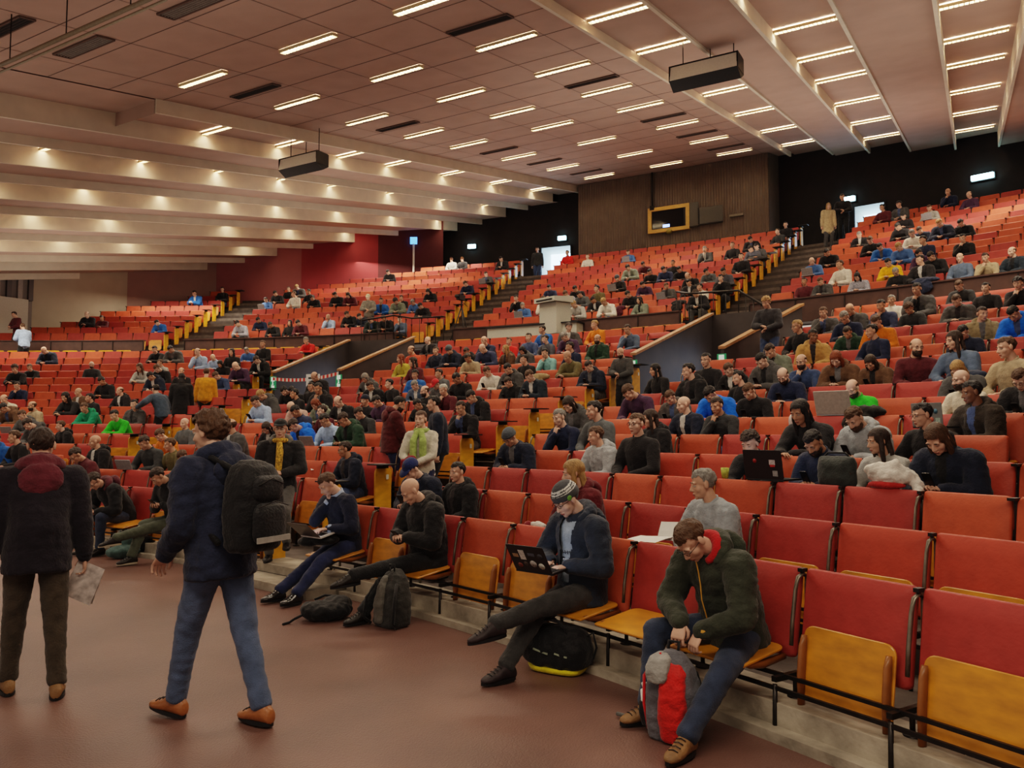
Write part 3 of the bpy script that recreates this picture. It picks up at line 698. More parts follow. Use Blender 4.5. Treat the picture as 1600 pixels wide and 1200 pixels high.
# ---- head (shared by everyone), local frame: +y face, +z crown, origin between the ears
def head_geo(vox=.0055):
    mb = MB()
    for c, r in (((0, -.015, .033), (.075, .094, .083)), ((0, .018, -.03), (.061, .07, .082)), ((0, .035, -.078), (.045, .045, .036)), ((0, .064, -.1), (.02, .018, .015)),
                 ((.038, .045, -.032), (.025, .028, .03)), ((-.038, .045, -.032), (.025, .028, .03)), ((.029, .073, .018), (.028, .013, .01)), ((-.029, .073, .018), (.028, .013, .01)),
                 ((.011, .092, -.04), (.009, .01, .008)), ((-.011, .092, -.04), (.009, .01, .008)), ((0, .082, -.067), (.024, .012, .006)), ((0, .08, -.077), (.02, .012, .007)),
                 ((.078, -.01, -.005), (.011, .02, .032)), ((-.078, -.01, -.005), (.011, .02, .032))): mb.ball(c, r, 0, 20)
    limb(mb, (0, .078, .006), (0, .1, -.036), .009, .013); limb(mb, (0, -.02, -.06), (0, -.045, -.17), .05, .056, 16)
    co, fs = remesh(mb, vox, 3)
    for sx in (-1, 1):
        d = co - np.array([sx * .031, .083, .0]); g = np.exp(-(d ** 2).sum(axis=1) / (2 * .011 ** 2)); co[:, 1] -= g * .009
    c = np.array([co[list(f)].mean(axis=0) for f in fs]); mi = np.zeros(len(fs), int)
    lips = (abs(c[:, 0]) < .021) & (abs(c[:, 2] + .072) < .008) & (c[:, 1] > .078); mi[lips] = 7
    G = Geo(); G.add(co, fs, mi); e = MB()
    for sx in (-1, 1):
        e.ball((sx * .031, .071, 0), .0125, 5, 10); e.ball((sx * .031, .0795, -.001), (.0055, .0045, .0055), 4, 8)
        e.ball((sx * .031, .0725, .006), (.0155, .0125, .0085), 0, 10); e.ball((sx * .031, .086, .0215), (.017, .005, .0038), 4, 8)
    G.mb(e); return G
HEAD = head_geo()
def shell(keep, sc=1.0, nz=.004, fr=30, vox=.009, extra=(), thick=0, seed=0):
    mb = MB(); mb.ball((0, -.017, .036), (.081 * sc, .1 * sc, .088 * sc), 0, 24)
    for a in extra: a(mb)
    co, fs = remesh(mb, vox, 2)
    vn = vnormals(co, fs); d = np.array([noise.noise(Vector(p) * fr + Vector((seed, 0, 0))) for p in co]); co = co + vn * (d * nz)[:, None]
    c = [co[list(f)].mean(axis=0) for f in fs]; fs2 = [f for f, q in zip(fs, c) if keep(q)]
    G = Geo(); idx = {}; vs = []
    for f in fs2:
        for i in f:
            if i not in idx: idx[i] = len(vs); vs.append(tuple(co[i]))
    G.add(vs, [tuple(idx[i] for i in f) for f in fs2], 0); return G
def k_short(q):  # hairline, slightly ragged
    x, y, z = q; z = z + noise.noise(Vector(q) * 55) * .009
    if y > .03: return z > .068 - (y - .03) * .2 + (.006 if abs(x) > .045 else 0)
    if y > .008: return z > .068 - (.03 - y) * 1.5
    if y > -.03: return z > .0 + max(0, y + .012) * 1.2
    return z > -.062
def k_fringe(q): return k_short(q) and q[2] < .055 and q[1] < .01
def k_all(q):
    x, y, z = q
    if y > .045 and z < .062 and abs(x) < .058: return False
    return not (z < -.02 and y > .03 and abs(x) < .055)
def ex_long(L=.24):
    def f(mb):
        for sx in (-1, 1):
            limb(mb, (sx * .062, -.005, .03), (sx * .074, .012, -.08), .028, .03, 10, .8); limb(mb, (sx * .074, .012, -.08), (sx * .07, .02, -L + .03), .03, .02, 10, .8)
        mb.ball((0, -.075, -L * .38), (.078, .04, L * .62), 0, 18)
    return f
HAIRM = {}
def hair_mesh(style):
    if style in HAIRM: return HAIRM[style]
    if style == 'short': G = shell(k_short, 1.0, .009, 38, .0075, (lambda mb: mb.ball((0, .008, .084), (.056, .06, .037), 0, 16),))
    elif style == 'buzz': G = shell(k_short, .99, .002, 60)
    elif style == 'curly': G = shell(k_short, 1.16, .016, 42, seed=3)
    elif style == 'fringe': G = shell(k_fringe, 1.0, .004, 40)
    elif style == 'long': G = shell(k_all, 1.05, .005, 22, extra=(ex_long(.26),))
    elif style == 'bob': G = shell(k_all, 1.06, .006, 26, extra=(ex_long(.15),))
    elif style == 'tail': G = shell(k_short, 1.03, .004, 26, extra=(lambda mb: (mb.ball((0, -.13, .03), .03, 0, 12), limb(mb, (0, -.14, .02), (0, -.15, -.14), .028, .014)),))
    elif style == 'beard':
        mb = MB(); mb.ball((0, .024, -.07), (.066, .072, .062), 0, 20); mb.ball((0, .06, -.1), (.034, .034, .03), 0, 16); co, fs = remesh(mb, .007, 2)
        vn = vnormals(co, fs); co = co + vn * np.array([noise.noise(Vector(p) * 60) * .004 for p in co])[:, None]
        c = [co[list(f)].mean(axis=0) for f in fs]; G = Geo(); G.add(co, [f for f, q in zip(fs, c) if q[1] > -.005 and q[2] < -.03 - max(0, .06 - abs(q[0])) * .25 and not (abs(q[0]) < .02 and abs(q[2] + .072) < .008)], 0)
    elif style == 'beanie':
        G = shell(lambda q: q[2] > .03 + (q[1] > .03) * .012 - (q[1] < -.04) * .045, 1.1, .003, 60, seed=2)
        mb = MB(); R_ = [[V((.084 + k * .006) * cos(a), -.016 + (.103 + k * .006) * sin(a), .03 + k2 * .035 + sin(a) * .02 - .012) for a in [2 * pi * j / 24 for j in range(24)]] for k, k2 in ((.6, 0), (1.4, .2), (1.4, .8), (.5, 1))]
        mb.loft(R_, 0, True, False); G.mb(mb)
    elif style == 'cap':
        G = shell(lambda q: q[2] > .045 - (q[1] < -.03) * .02, 1.07, .001, 60)
        mb = MB(); rings = []
        for z in (.052, .058):
            rings.append([V(x, y, z - (y - .07) * .22) for x, y in [(.07 * cos(a), .06 + .1 * max(0, sin(a))) for a in [pi * j / 12 for j in range(13)]]])
        mb.loft(rings, 0, True, True); G.mb(mb)
    elif style == 'glasses':
        mb = MB()
        for sx in (-1, 1):
            mb.tube([(sx * .032 + .02 * cos(a), .095, .0 + .015 * sin(a)) for a in [2 * pi * j / 12 for j in range(13)]], .0018, 5)
            mb.tube([(sx * .053, .093, .004), (sx * .075, .04, .008), (sx * .08, -.01, .006)], .0018, 5)
        mb.tube([(-.012, .097, .002), (.012, .097, .002)], .0018, 5); G = Geo(); G.mb(mb)
    m = G.mesh(style, [MATS['hair_k']]); HAIRM[style] = m; return m
for k_, c_ in dict(k=(30, 25, 24), d=(52, 38, 30), b=(80, 56, 38), l=(160, 124, 78), g=(126, 122, 116), w=(190, 184, 172), r=(122, 60, 32)).items():
    mat('hair_' + k_, srgb(*c_), rough=.55, var=.3, scale=60, bump=.6, bscale=120, stretch=(1, 1, .25))
SKINS = [mat('skin_%d' % i, srgb(*c), rough=.5, var=.08, scale=20, bump=.08, bscale=160, spec=.35) for i, c in enumerate([(206, 162, 140), (192, 148, 124), (214, 174, 154), (132, 92, 70), (176, 130, 104)])]
M_lips = mat('lips', srgb(160, 96, 84), rough=.45); M_eye = mat('eye_white', srgb(190, 182, 172), rough=.3)
M_shoe = mat('dark_shoe', srgb(34, 30, 28), rough=.45, var=.3, scale=20, bump=.3)
M_sole = mat('pale_sole', srgb(170, 160, 140), rough=.6)
def cloth(name, rgb, **k): return mat('cloth_' + name, srgb(*rgb), rough=k.get('rough', .82), var=k.get('var', .22), scale=k.get('scale', 14), bump=.35, bscale=k.get('bscale', 70), spec=.2, sheen=.15)
TROUSERS = [cloth('denim', (56, 72, 104)), cloth('black_trouser', (34, 34, 36)), cloth('grey_trouser', (74, 74, 74))]

# ---- hand: wrist at origin, fingers along +y, palm down (-z), thumb on the +x side (flip for the other)
def hand(mb, M, flip=False, curl=.5, spread=.22, n=7, sc=1.0):
    S = Matrix.Diagonal((-sc if flip else sc, sc, sc, 1)); M = M @ S; t = MB()
    rings = []
    for y, w, h in ((-.02, .026, .02), (.0, .028, .019), (.03, .038, .016), (.06, .043, .0145), (.085, .043, .013), (.096, .038, .009)):
        rings.append([(w * cos(a), y, h * sin(a)) for a in [2 * pi * j / 12 for j in range(12)]])
    t.loft(rings)
    for i, (x, L) in enumerate(((.031, .072), (.0105, .08), (-.0105, .075), (-.031, .058))):
        p = V(x, .085, 0); a = .1 + curl * .5; pts = [V(x * .9, .06, 0), p.copy()]; sp = x * .9 * spread
        for j, f in enumerate((.46, .3, .24)):
            p = p + V(sp * f, cos(a) * L * f, -sin(a) * L * f); pts.append(p.copy()); a += curl * (1.0 if j == 0 else .8) + i * .05
        t.tube(pts, [.0095, .0095, .0088, .008, .0055], n)
    th = [V(.02, .01, -.004), V(.045, .035, -.012 - curl * .01), V(.056 - curl * .012, .06, -.02 - curl * .02), V(.055 - curl * .03, .082, -.028 - curl * .03)]
    t.tube(th, [.013, .0125, .0105, .007], n)
    if flip: t.f = [f[::-1] for f in t.f]
    mb.add([M @ p for p in t.v], t.f, 0, True)
def basis(o, y, z):
    y = Vector(y).normalized(); z = Vector(z); x = y.cross(z).normalized(); z = x.cross(y)
    M = Matrix((x, y, z)).transposed().to_4x4(); M.translation = o; return M
HEADOFF = .155
def skeleton(p):
    """p: pelvis, lean, twist, head (yaw,pitch[,roll]), wrists (R,L), ankles (R,L), poles"""
    J = {}; P0 = Vector(p.get('pelvis', (0, .19, .53))); L = radians(p.get('lean', 8)); tw = radians(p.get('twist', 0)); sl = radians(p.get('side', 0))
    a1, a2 = L * .75 - radians(p.get('slump', 0)), L * 1.2 + radians(4)
    dirv = lambda a: Vector((sin(sl), sin(a), cos(a))).normalized()
    J['pel'] = P0; J['wst'] = P0 + dirv(a1) * .15; J['cst'] = J['wst'] + dirv((a1 + a2) / 2) * .17; J['nck'] = J['cst'] + dirv(a2) * .20
    X = Vector((cos(tw), sin(tw), 0)); J['X'] = X; J['Xp'] = Vector((cos(tw * .3), sin(tw * .3), 0))
    sd = J['nck'] - dirv(a2) * .05
    sw = p.get('sw', .185)
    for s, n in ((1, 'R'), (-1, 'L')):
        J['sh' + n] = sd + X * (sw * s) + Vector((0, 0, -.012)) + Vector(p.get('shoff' + n, (0, 0, 0))); J['hp' + n] = P0 + J['Xp'] * (.092 * s) + Vector((0, .0, -.02))
        w = Vector(p['wr' + n]); J['el' + n], J['wr' + n] = ik(J['sh' + n], w, .285, .255, p.get('pole' + n, (s * .8, -.4, -.6)))
        an = Vector(p['an' + n]); J['kn' + n], J['an' + n] = ik(J['hp' + n], an, .44, .43, p.get('kpole' + n, (s * .15, .8, .6)))
        J['ft' + n] = Vector(p.get('ft' + n, (s * .12, 1, 0))).normalized()
        J['hd' + n] = p.get('hd' + n)
    hy, hp = radians(p['head'][0]), radians(p['head'][1]); hr = radians(p['head'][2]) if len(p['head']) > 2 else 0
    nd = dirv(a2 * .8 + hp * .35); J['nkt'] = J['nck'] + nd * .06
    R = Matrix.Rotation(-hy, 4, 'Z') @ Matrix.Rotation(-hp, 4, 'X') @ Matrix.Rotation(hr, 4, 'Y')
    hc = J['nck'] + nd * .07 + (R @ Vector((0, .03, .105)))
    J['head'] = Matrix.Translation(hc) @ R; J['a2'] = a2; J['dirv'] = dirv
    return J
def torso_rings(J, g=0.0, hem=.07, belly=0.0, flare=0.0):
    d1 = (J['wst'] - J['pel']).normalized(); d3 = (J['nck'] - J['cst']).normalized(); X0, X1 = J['Xp'], J['X']
    Xm = (X0 + X1).normalized(); out = []
    for c, X, d, rx, ry in ((J['pel'] - d1 * hem, X0, d1, .15 + flare, .112 + flare), (J['pel'], X0, d1, .168, .122), (J['wst'], Xm, d1, .148, .108 + belly), (J['wst'].lerp(J['cst'], .6), Xm, d1, .158, .112 + belly * .6), (J['cst'], X1, d3, .17, .118),
                            (J['cst'].lerp(J['nck'], .45), X1, d3, .178, .112), (J['cst'].lerp(J['nck'], .75), X1, d3, .16, .09), (J['nck'], X1, d3, .075, .062), (J['nck'] + d3 * .03, X1, d3, .056, .052)):
        Y = d.cross(X).normalized() * -1; Y = X.cross(d).normalized() * -1
        out.append([c + X * ((rx + g) * cos(a)) + Y * ((ry + g) * sin(a)) for a in [2 * pi * j / 20 for j in range(20)]])
    return out
def shoe(mb, J, n, g=0.0, heel=.0):
    a = J['an' + n]; f = J['ft' + n]; f = Vector(f); up = Vector((0, 0, 1)) if abs(f.z) < .9 else Vector((0, -1, 0)); up = (up - f * up.dot(f)).normalized(); s = f.cross(up).normalized()
    rings = []
    for t, w, h0, h1 in ((-.085, .02, -.075, -.03), (-.075, .034, -.08, .0), (-.03, .038 + g, -.082, .03 + g), (.02, .042 + g, -.082, .02 + g), (.08, .047 + g, -.082, -.015), (.13, .046 + g, -.082, -.03), (.165, .034, -.08, -.042), (.182, .015, -.074, -.052)):
        rings.append([a + f * t + s * (w * cos(q)) + up * ((h0 + h1) / 2 + (h1 - h0) / 2 * sin(q)) for q in [2 * pi * j / 14 for j in range(14)]])
    mb.loft(rings)
def body_base(J, g, thick, what='all'):
    """g extra thickness of garments; returns MB and bone list for materials"""
    mb = MB(); seg = []
    if what in ('all', 'top'):
        mb.loft(torso_rings(J, g + .004)); seg += [(J['pel'], J['nck'], .15, .14, 1)]
        for n in 'RL':
            limb(mb, J['sh' + n], J['el' + n], .056 + g, .046 + g); limb(mb, J['el' + n], J['wr' + n], .045 + g, .031 + g * .7)
            limb(mb, J['nck'] - J['dirv'](J['a2']) * .03, J['sh' + n], .055 + g * .6, .056 + g)
            seg += [(J['sh' + n], J['el' + n], .056, .046, 1), (J['el' + n], J['wr' + n], .045, .031, 1)]
    if what in ('all', 'legs'):
        if what == 'legs':
            mb.loft(torso_rings(J, g - .012)[:3])
        for n in 'RL':
            limb(mb, J['hp' + n], J['kn' + n], .09 + g * .6, .064 + g * .5); limb(mb, J['kn' + n], J['an' + n] + (J['kn' + n] - J['an' + n]).normalized() * .02, .062 + g * .5, .045 + g * .6)
            seg += [(J['hp' + n].lerp(J['kn' + n], .25), J['kn' + n], .085, .066, 2), (J['kn' + n], J['an' + n], .06, .05, 2)]
            if what == 'all':
                shoe(mb, J, n); seg += [(J['an' + n] + J['ft' + n] * -.05 + V(0, 0, -.045), J['an' + n] + J['ft' + n] * .14 + V(0, 0, -.055), .042, .035, 3)]
    return mb, seg
def add_hands(mb, J, curl=.6, n=7, sc=1.0):
    for k, fl in (('R', True), ('L', False)):
        d = (J['wr' + k] - J['el' + k]).normalized(); hd = J['hd' + k]
        if hd: y, z, cu = hd[0], hd[1], (hd[2] if len(hd) > 2 else curl)
        else: y, z, cu = d, (0, 0, 1), curl
        M = basis(J['wr' + k] - Vector(y).normalized() * .0, y, z)
        hand(mb, M, fl, cu, .22, n, sc)
def crowd_mesh(name, p, vox=.017, amp=.007, seed=0, g=.022):
    J = skeleton(p); mb, seg = body_base(J, g, 0)
    co, fs = remesh(mb, vox, 3); mi = nearest_mat(co, fs, seg); co = wrinkle(co, fs, amp, 11, seed); co = wrinkle(co, fs, amp * .5, 24, seed + 2)
    if g > .03: # darker band of the open jacket front: the shirt underneath
        c = np.array([co[list(f)].mean(axis=0) for f in fs]); nk = np.array(J['nck']); dn_ = np.array((J['nck'] - J['cst']).normalized()); X_ = np.array(J['X']); Y_ = -np.cross(X_, dn_); rel = c - nk; hh = rel @ dn_
        mi[(mi == 1) & (abs(rel @ X_) < .05 + .05 * np.clip(hh / .4, -1, 0)) & (rel @ Y_ > .02) & (hh > -.40)] = 6
    G = Geo(); G.add(co, fs, mi); G.add(HEAD.v, HEAD.f, HEAD.m, J['head'])
    h = MB(); add_hands(h, J, .7, 6); G.mb(h)
    # collar
    c = MB(); dn = (J['nck'] - J['cst']).normalized(); X = J['X']; Y = -X.cross(dn)
    c.loft([[J['nck'] + dn * t + X * (r * cos(a)) + Y * (r * .95 * sin(a)) - dn * (max(0, sin(a)) * .03 * (1)) for a in [2 * pi * j / 16 for j in range(16)]] for t, r in ((-.02, .085), (.03, .075), (.06, .073), (.055, .062), (.0, .058))], 1, True, False)
    G.mb(c); return G.mesh(name, [SKINS[0], M_black, M_black, M_shoe, MATS['hair_k'], M_eye, M_black, M_lips]), J
DESK = .80   # height of the row in front (relative to the floor of one's own tier ~ .62)
A_ = dict(anR=(.12, .62, .1), anL=(-.12, .6, .1))
POSES = {
 'u': dict(A_, lean=4, head=(0, 4), wrR=(.1, .52, .66), wrL=(-.1, .5, .66)),
 'p': dict(A_, lean=20, head=(0, 42), wrR=(.07, .58, .72), wrL=(-.06, .56, .72), hdR=((-.5, .7, .3), (.3, .1, 1), .9), hdL=((.5, .7, .3), (-.3, .1, 1), .9)),
 'd': dict(A_, lean=30, head=(0, 22), wrR=(.05, .80, .70), wrL=(-.05, .78, .70), hdR=((-.9, .4, 0), (0, 0, 1), .5), hdL=((.9, .4, 0), (0, 0, 1), .5)),
 'f': dict(A_, lean=30, head=(8, 52), wrR=(.06, .68, .66), wrL=(-.1, .66, .66)),
 'c': dict(A_, lean=18, head=(6, 16), wrR=(.05, .50, .93), wrL=(-.05, .6, .66), poleR=(.4, .3, -1), hdR=((-.25, -.1, 1), (.1, 1, .2), 1.1), hdL=((.9, .4, 0), (0, 0, 1), .5)),
 't': dict(A_, lean=16, head=(0, 34), wrR=(.12, .62, .70), wrL=(-.12, .62, .70), hdR=((-.3, 1, -.1), (0, .1, 1), .6), hdL=((.3, 1, -.1), (0, .1, 1), .6)),
 'L': dict(A_, lean=14, twist=-14, head=(36, 10), wrR=(.16, .5, .68), wrL=(-.02, .58, .68)),
 'R': dict(A_, lean=14, twist=22, head=(-46, 10), wrR=(.02, .58, .68), wrL=(-.16, .5, .68))}
# ================================================================ flip-up seats
def vinyl(name, rgb): return mat(name, srgb(*rgb), rough=.5, var=.1, scale=9, bump=.12, bscale=40, spec=.3)
REDS = [vinyl('vinyl_orange', (188, 86, 56)), vinyl('vinyl_red', (162, 60, 53)), vinyl('vinyl_orange_dark', (176, 77, 49)), vinyl('vinyl_red_orange', (177, 70, 51))]
M_ply = mat('honey_plywood', srgb(204, 134, 36), rough=.35, var=.22, scale=7, stretch=(1, 1, 2.2), spec=.5)
M_plyd = mat('dark_plywood_edge', srgb(140, 86, 40), rough=.4, var=.2, scale=9)
M_board = mat('yellow_end_board', srgb(216, 154, 38), rough=.35, var=.15, scale=6, stretch=(1, 1, 2), spec=.5)
SW = .655
def seat_parts(down, row1=False):
    P_ = {}
    b = MB(); b.panel(SW - .035, .54, .05, .03, .012, 0, Matrix.Translation((0, .035, .665)) @ Matrix.Rotation(radians(9), 4, 'X'), bulge=.008); P_['backrest'] = (b, REDS[0])
    b = MB()
    if down: Mx = Matrix.Translation((-.01, .31, .43)) @ Matrix.Rotation(radians(82), 4, 'X')
    else: Mx = Matrix.Translation((-.01, .155, .42)) @ Matrix.Rotation(radians(9), 4, 'X')
    b.panel(SW - .14, .42, .018, .06, .005, 0, Mx, seg=5, rb=.015); P_['seat'] = (b, M_ply)
    for sx in (-1, 1):
        b = MB(); rings = []
        if down: pts = [(.1, .40), (.3, .385), (.42, .40), (.47, .41)]
        else: pts = [(.205, .19), (.20, .36), (.18, .52), (.165, .575)]
        for (y, z), w in zip(pts, (.02, .026, .024, .01)):
            c = V(-.01 + sx * (SW / 2 - .09), y, z)
            rings.append([c + V(.016 * cos(a), (0 if down else w * 1.3 * sin(a)), (w * sin(a) if down else 0)) for a in [2 * pi * j / 10 for j in range(10)]])
        b.loft(rings); P_['seat_bracket' + ('' if sx < 0 else ' ')] = (b, M_plyd)
    b = MB(); x = SW / 2 - .005
    loop = [(x, -.02, .87), (x, .03, .90), (x, .075, .88), (x, .10, .81), (x, .135, .63), (x, .15, .49)]
    b.tube(loop, .012, 7, 1); b.tube([(x, -.01, .89), (x, .0, .63), (x, .0, .205)], .014, 7, 1); b.box((x, .03, .92), (.03, .05, .022), 0)
    b.box((0, .23, .33), (SW, .02, .022), 0); b.box((0, .30, .27), (SW, .02, .022), 0); b.box((x, .18, .32), (.03, .26, .03), 0)
    b.tube([(x, .30, .29), (x, .31, .0)], .013, 7, 0); b.tube([(x, .12, .33), (x, .12, .02 if not row1 else .185)], .014, 7, 0); b.tube([(x, .12, .0 if not row1 else .18), (x, .12, .012 if not row1 else .192)], .045, 12, 0)
    P_['frame'] = (b, [M_metal, M_tubegrey]); return P_
def make_seat(down, row1=False):
    e = empty('flip_seat')
    for n, (b, m) in seat_parts(down, row1).items():
        o = b.build(n.strip(), m, e)
        if n == 'backrest': o.material_slots[0].link = 'OBJECT'; o.material_slots[0].material = REDS[0]
    return e
SEAT = {(d_, r_): make_seat(d_, r_) for d_ in (False, True) for r_ in (False, True)}
USED = set()
# list every seat: bank, tier, block, azimuth, pitch(m), index from the block's reference end
SEATS = []
ANCH = {1: (42.19, 1.79), 2: (42.64, 1.625), 3: (42.4, 1.505), 4: (42.4, 1.42)}
def wall_s(t):
    for (s0, t0), (s1, t1) in zip(W, W[1:]):
        if t0 <= t <= t1 or t1 <= t <= t0: return s0 + (s1 - s0) * (t - t0) / (t1 - t0)
    return -22.5
def block_seats(bank, k, name, a, b, RRk, from_right, pitch):
    dp = degrees(pitch / RRk); n = int((b - a) / dp + .35)
    if name in ('left', 'far left'): pass
    step = (b - a) / n if name not in ('right', 'left', 'far left') else dp
    for i in range(n):
        if name == 'right': ph = a + step * (i + .5)
        elif name in ('left', 'far left'): ph = b - step * (i + .5)
        else: ph = a + step * (i + .5)
        idx = (n - i) if (name in ('middle', 'centre left', 'centre') and from_right) else i + 1
        SEATS.append([bank, k, name, ph, radians(step) * RRk, idx])
for k in range(1, 17):
    up = k >= 12; R_ = LR(k)
    block_seats('L', k, 'left', -9, 20.9 if k <= 10 else 17.7, R_, True, .69 if k > 3 else .7)
    block_seats('L', k, 'middle', 23.9 if k <= 11 else 24.7, 39.2 if k <= 11 else 37.6, R_, True, .635 if k > 3 else .67)
    if k in ANCH:
        a0, st_ = ANCH[k]; i = 0
        while a0 + st_ * i < 61:
            SEATS.append(['L', k, 'right', a0 + st_ * (i + .5), radians(st_) * R_, i + 1]); i += 1
    else: block_seats('L', k, 'right', 42.1 if k <= 11 else 43.6, 58.5 - k * .4, R_, False, .63)
for k in range(1, 14):
    R_ = UR(k)
    block_seats('U', k, 'far left', -9, 5.7, R_, True, .66)
    block_seats('U', k, 'centre left', 8.65, 21.7, R_, True, .65)
    block_seats('U', k, 'centre', 24.4, 36.6, R_, True, .635)
    block_seats('U', k, 'right', 39.45, 54, R_, False, .64)
def seat_ok(s):
    bank, k, name, ph, w_, i = s
    R_ = LR(k) if bank == 'L' else UR(k); p = P(R_, ph); s_, t_ = st_of(p.x, p.y)
    if s_ < wall_s(t_) + .5: return False
    z = (lf(k) if bank == 'L' else uf(k)) + .5; q = Vector((p.x, p.y, z))
    if p.y < 1: return False
    u, v, d = proj(q); return -60 < u < 1880 and d > 1
SEATS = [s for s in SEATS if seat_ok(s)]
# --- heads of the front-row sitters get their seats lowered too
ROW1_DOWN = []   # azimuths, filled by the figure section
def crowd_relax():
    rows = {}
    for c in CROWD: rows.setdefault((c['bank'], c['k']), []).append(c)
    for (b, k), L in rows.items():
        R_ = LR(k) if b == 'L' else UR(k); md = degrees(.56 / R_)
        for _ in range(30):
            L.sort(key=lambda c: c['ph'])
            for p, q in zip(L, L[1:]):
                g = q['ph'] - p['ph']
                if g < md: h = (md - g) / 2; p['ph'] -= h; q['ph'] += h
crowd_relax()
def seat_near(bank, k, ph):
    c = [s for s in SEATS if s[0] == bank and s[1] == k]
    return min(c, key=lambda s: abs(s[3] - ph)) if c else None
OCC = set()
for c in CROWD:
    s = seat_near(c['bank'], c['k'], c['ph'])
    if s:
        OCC.add(id(s)); c['seat'] = s; R_ = LR(c['k']) if c['bank'] == 'L' else UR(c['k']); hp = degrees(s[4] / R_) * .55
        if abs(s[3] - c['ph']) > hp: c['ph'] = s[3] + (hp * .3 if c['ph'] > s[3] else -hp * .3)
# --- the 300 largest in view as individuals, the rest one object
def dist(s):
    R_ = LR(s[1]) if s[0] == 'L' else UR(s[1]); z = (lf(s[1]) if s[0] == 'L' else uf(s[1])); return (P(R_, s[3], z) - Vector((0, 0, HCAM))).length
SEATS.sort(key=dist)
def frame_in(s):
    R_ = LR(s[1]) if s[0] == 'L' else UR(s[1]); z = (lf(s[1]) if s[0] == 'L' else uf(s[1])); u, v, d = proj(P(R_, s[3], z + .5)); return -30 < u < 1640 and v < 1230
near = [s for s in SEATS if frame_in(s)][:300]; nearset = set(id(s) for s in near)
rnd = random.Random(11)
BLK = {'L': {'left': 'left front block', 'middle': 'middle front block', 'right': 'right front block'}}
def rowcol(s):   # patches of red and orange re-upholstery, as in the photograph
    v = noise.noise(Vector((s[3] * .25, s[1] * .9, 3.1))) + rnd.uniform(-.25, .25)
    return 1 if v > .12 else (0 if v > -.12 else (2 if v > -.3 else 3))
COLW = ['orange', 'red', 'dark orange', 'red-orange']
fm = MB(); fb = MB()
for s in SEATS:
    bank, k, name, ph, w_, idx = s
    R_ = LR(k) if bank == 'L' else UR(k); z = lf(k) if bank == 'L' else uf(k); occ = id(s) in OCC
    if bank == 'L' and k == 1 and any(abs(ph - a) < .75 for a in (43.1, 46.67, 52.03, 53.83, 55.6, 34.2, 30.9)): occ = True
    Mx = Matrix.Translation(P(R_, ph, z)) @ Matrix.Rotation(face_rz(ph), 4, 'Z') @ Matrix.Diagonal((w_ / SW, 1, 1, 1))
    ci = rowcol(s)
    if id(s) in nearset:
        key = (occ, k == 1 and bank == 'L'); src = SEAT[key]
        if key in USED: e = copy_tree(src)
        else: e = src; USED.add(key)
        e.matrix_world = Mx
        for ch in e.children:
            if ch.name.startswith('backrest'): ch.material_slots[0].material = REDS[ci]
        ref = 'left aisle' if name == 'right' else 'right aisle'
        tag(e, '%s flip-up seat, %s from its %s, %s row, %s' % (COLW[ci], ORD[idx - 1], ref, ORD[k - 1], BLK['L'].get(name, name) if bank == 'L' else 'upper ' + name + ' block'), 'seat', 'flip-up seats in the %s' % (BLK['L'].get(name, name) if bank == 'L' else 'upper bank'))
    else:
        fm.panel(SW - .035, .54, .05, .03, .012, ci, Mx @ Matrix.Translation((0, .035, .665)) @ Matrix.Rotation(radians(9), 4, 'X'), seg=1)
        if occ: fm.box((0, .31, .43), (SW - .14, .42, .02), 4, Mx)
        else: fm.panel(SW - .14, .42, .02, .05, .004, 4, Mx @ Matrix.Translation((-.01, .155, .42)) @ Matrix.Rotation(radians(9), 4, 'X'), seg=1)
        fm.box((SW / 2 - .005, .0, .47), (.022, .03, .9), 5, Mx); fm.box((SW / 2 - .005, .03, .915), (.05, .09, .02), 5, Mx)
o = fm.build('flip_seat_rows', REDS + [M_ply, M_metal]); tag(o, 'far rows of small orange and red flip-up seats beyond the nearer ones', 'seats', 'flip-up seats in the upper bank', 'stuff')
for d_ in SEAT:
    if d_ not in USED:
        for ch in list(SEAT[d_].children): bpy.data.objects.remove(ch)
        bpy.data.objects.remove(SEAT[d_])
# yellow bench seats folded up against the parapet
yb = MB(); yb.panel(.56, .4, .03, .04, .006, 0, None, seg=3)
yb.box((0, -.05, -.12), (.5, .08, .05), 0); ybm = yb.mesh('folded_bench_seat', [M_board]); cnt = 0
for i, (a, b) in enumerate([(-3, 5.4), (8.9, 18.6), (24.8, 36.3), (43.8, 53)]):
    n = int(radians(b - a) * 37.25 / .66)
    for q in range(n):
        ph = a + (b - a) * (q + .5) / n; p = P(37.25, ph, lf(17) + .56)
        u, v, d = proj(p); s_, t_ = st_of(p.x, p.y)
        if not (-20 < u < 1850) or s_ < wall_s(t_) + .5: continue
        o = link('folded_bench_seat', ybm, None, Matrix.Translation(p) @ Matrix.Rotation(face_rz(ph), 4, 'Z')); cnt += 1
        tag(o, 'yellow folded seat, %s from the left under the %s stretch of brown parapet' % (ORD[q], ['far left', 'second', 'third', 'right'][i]), 'seat', 'yellow folded seats under the parapet')
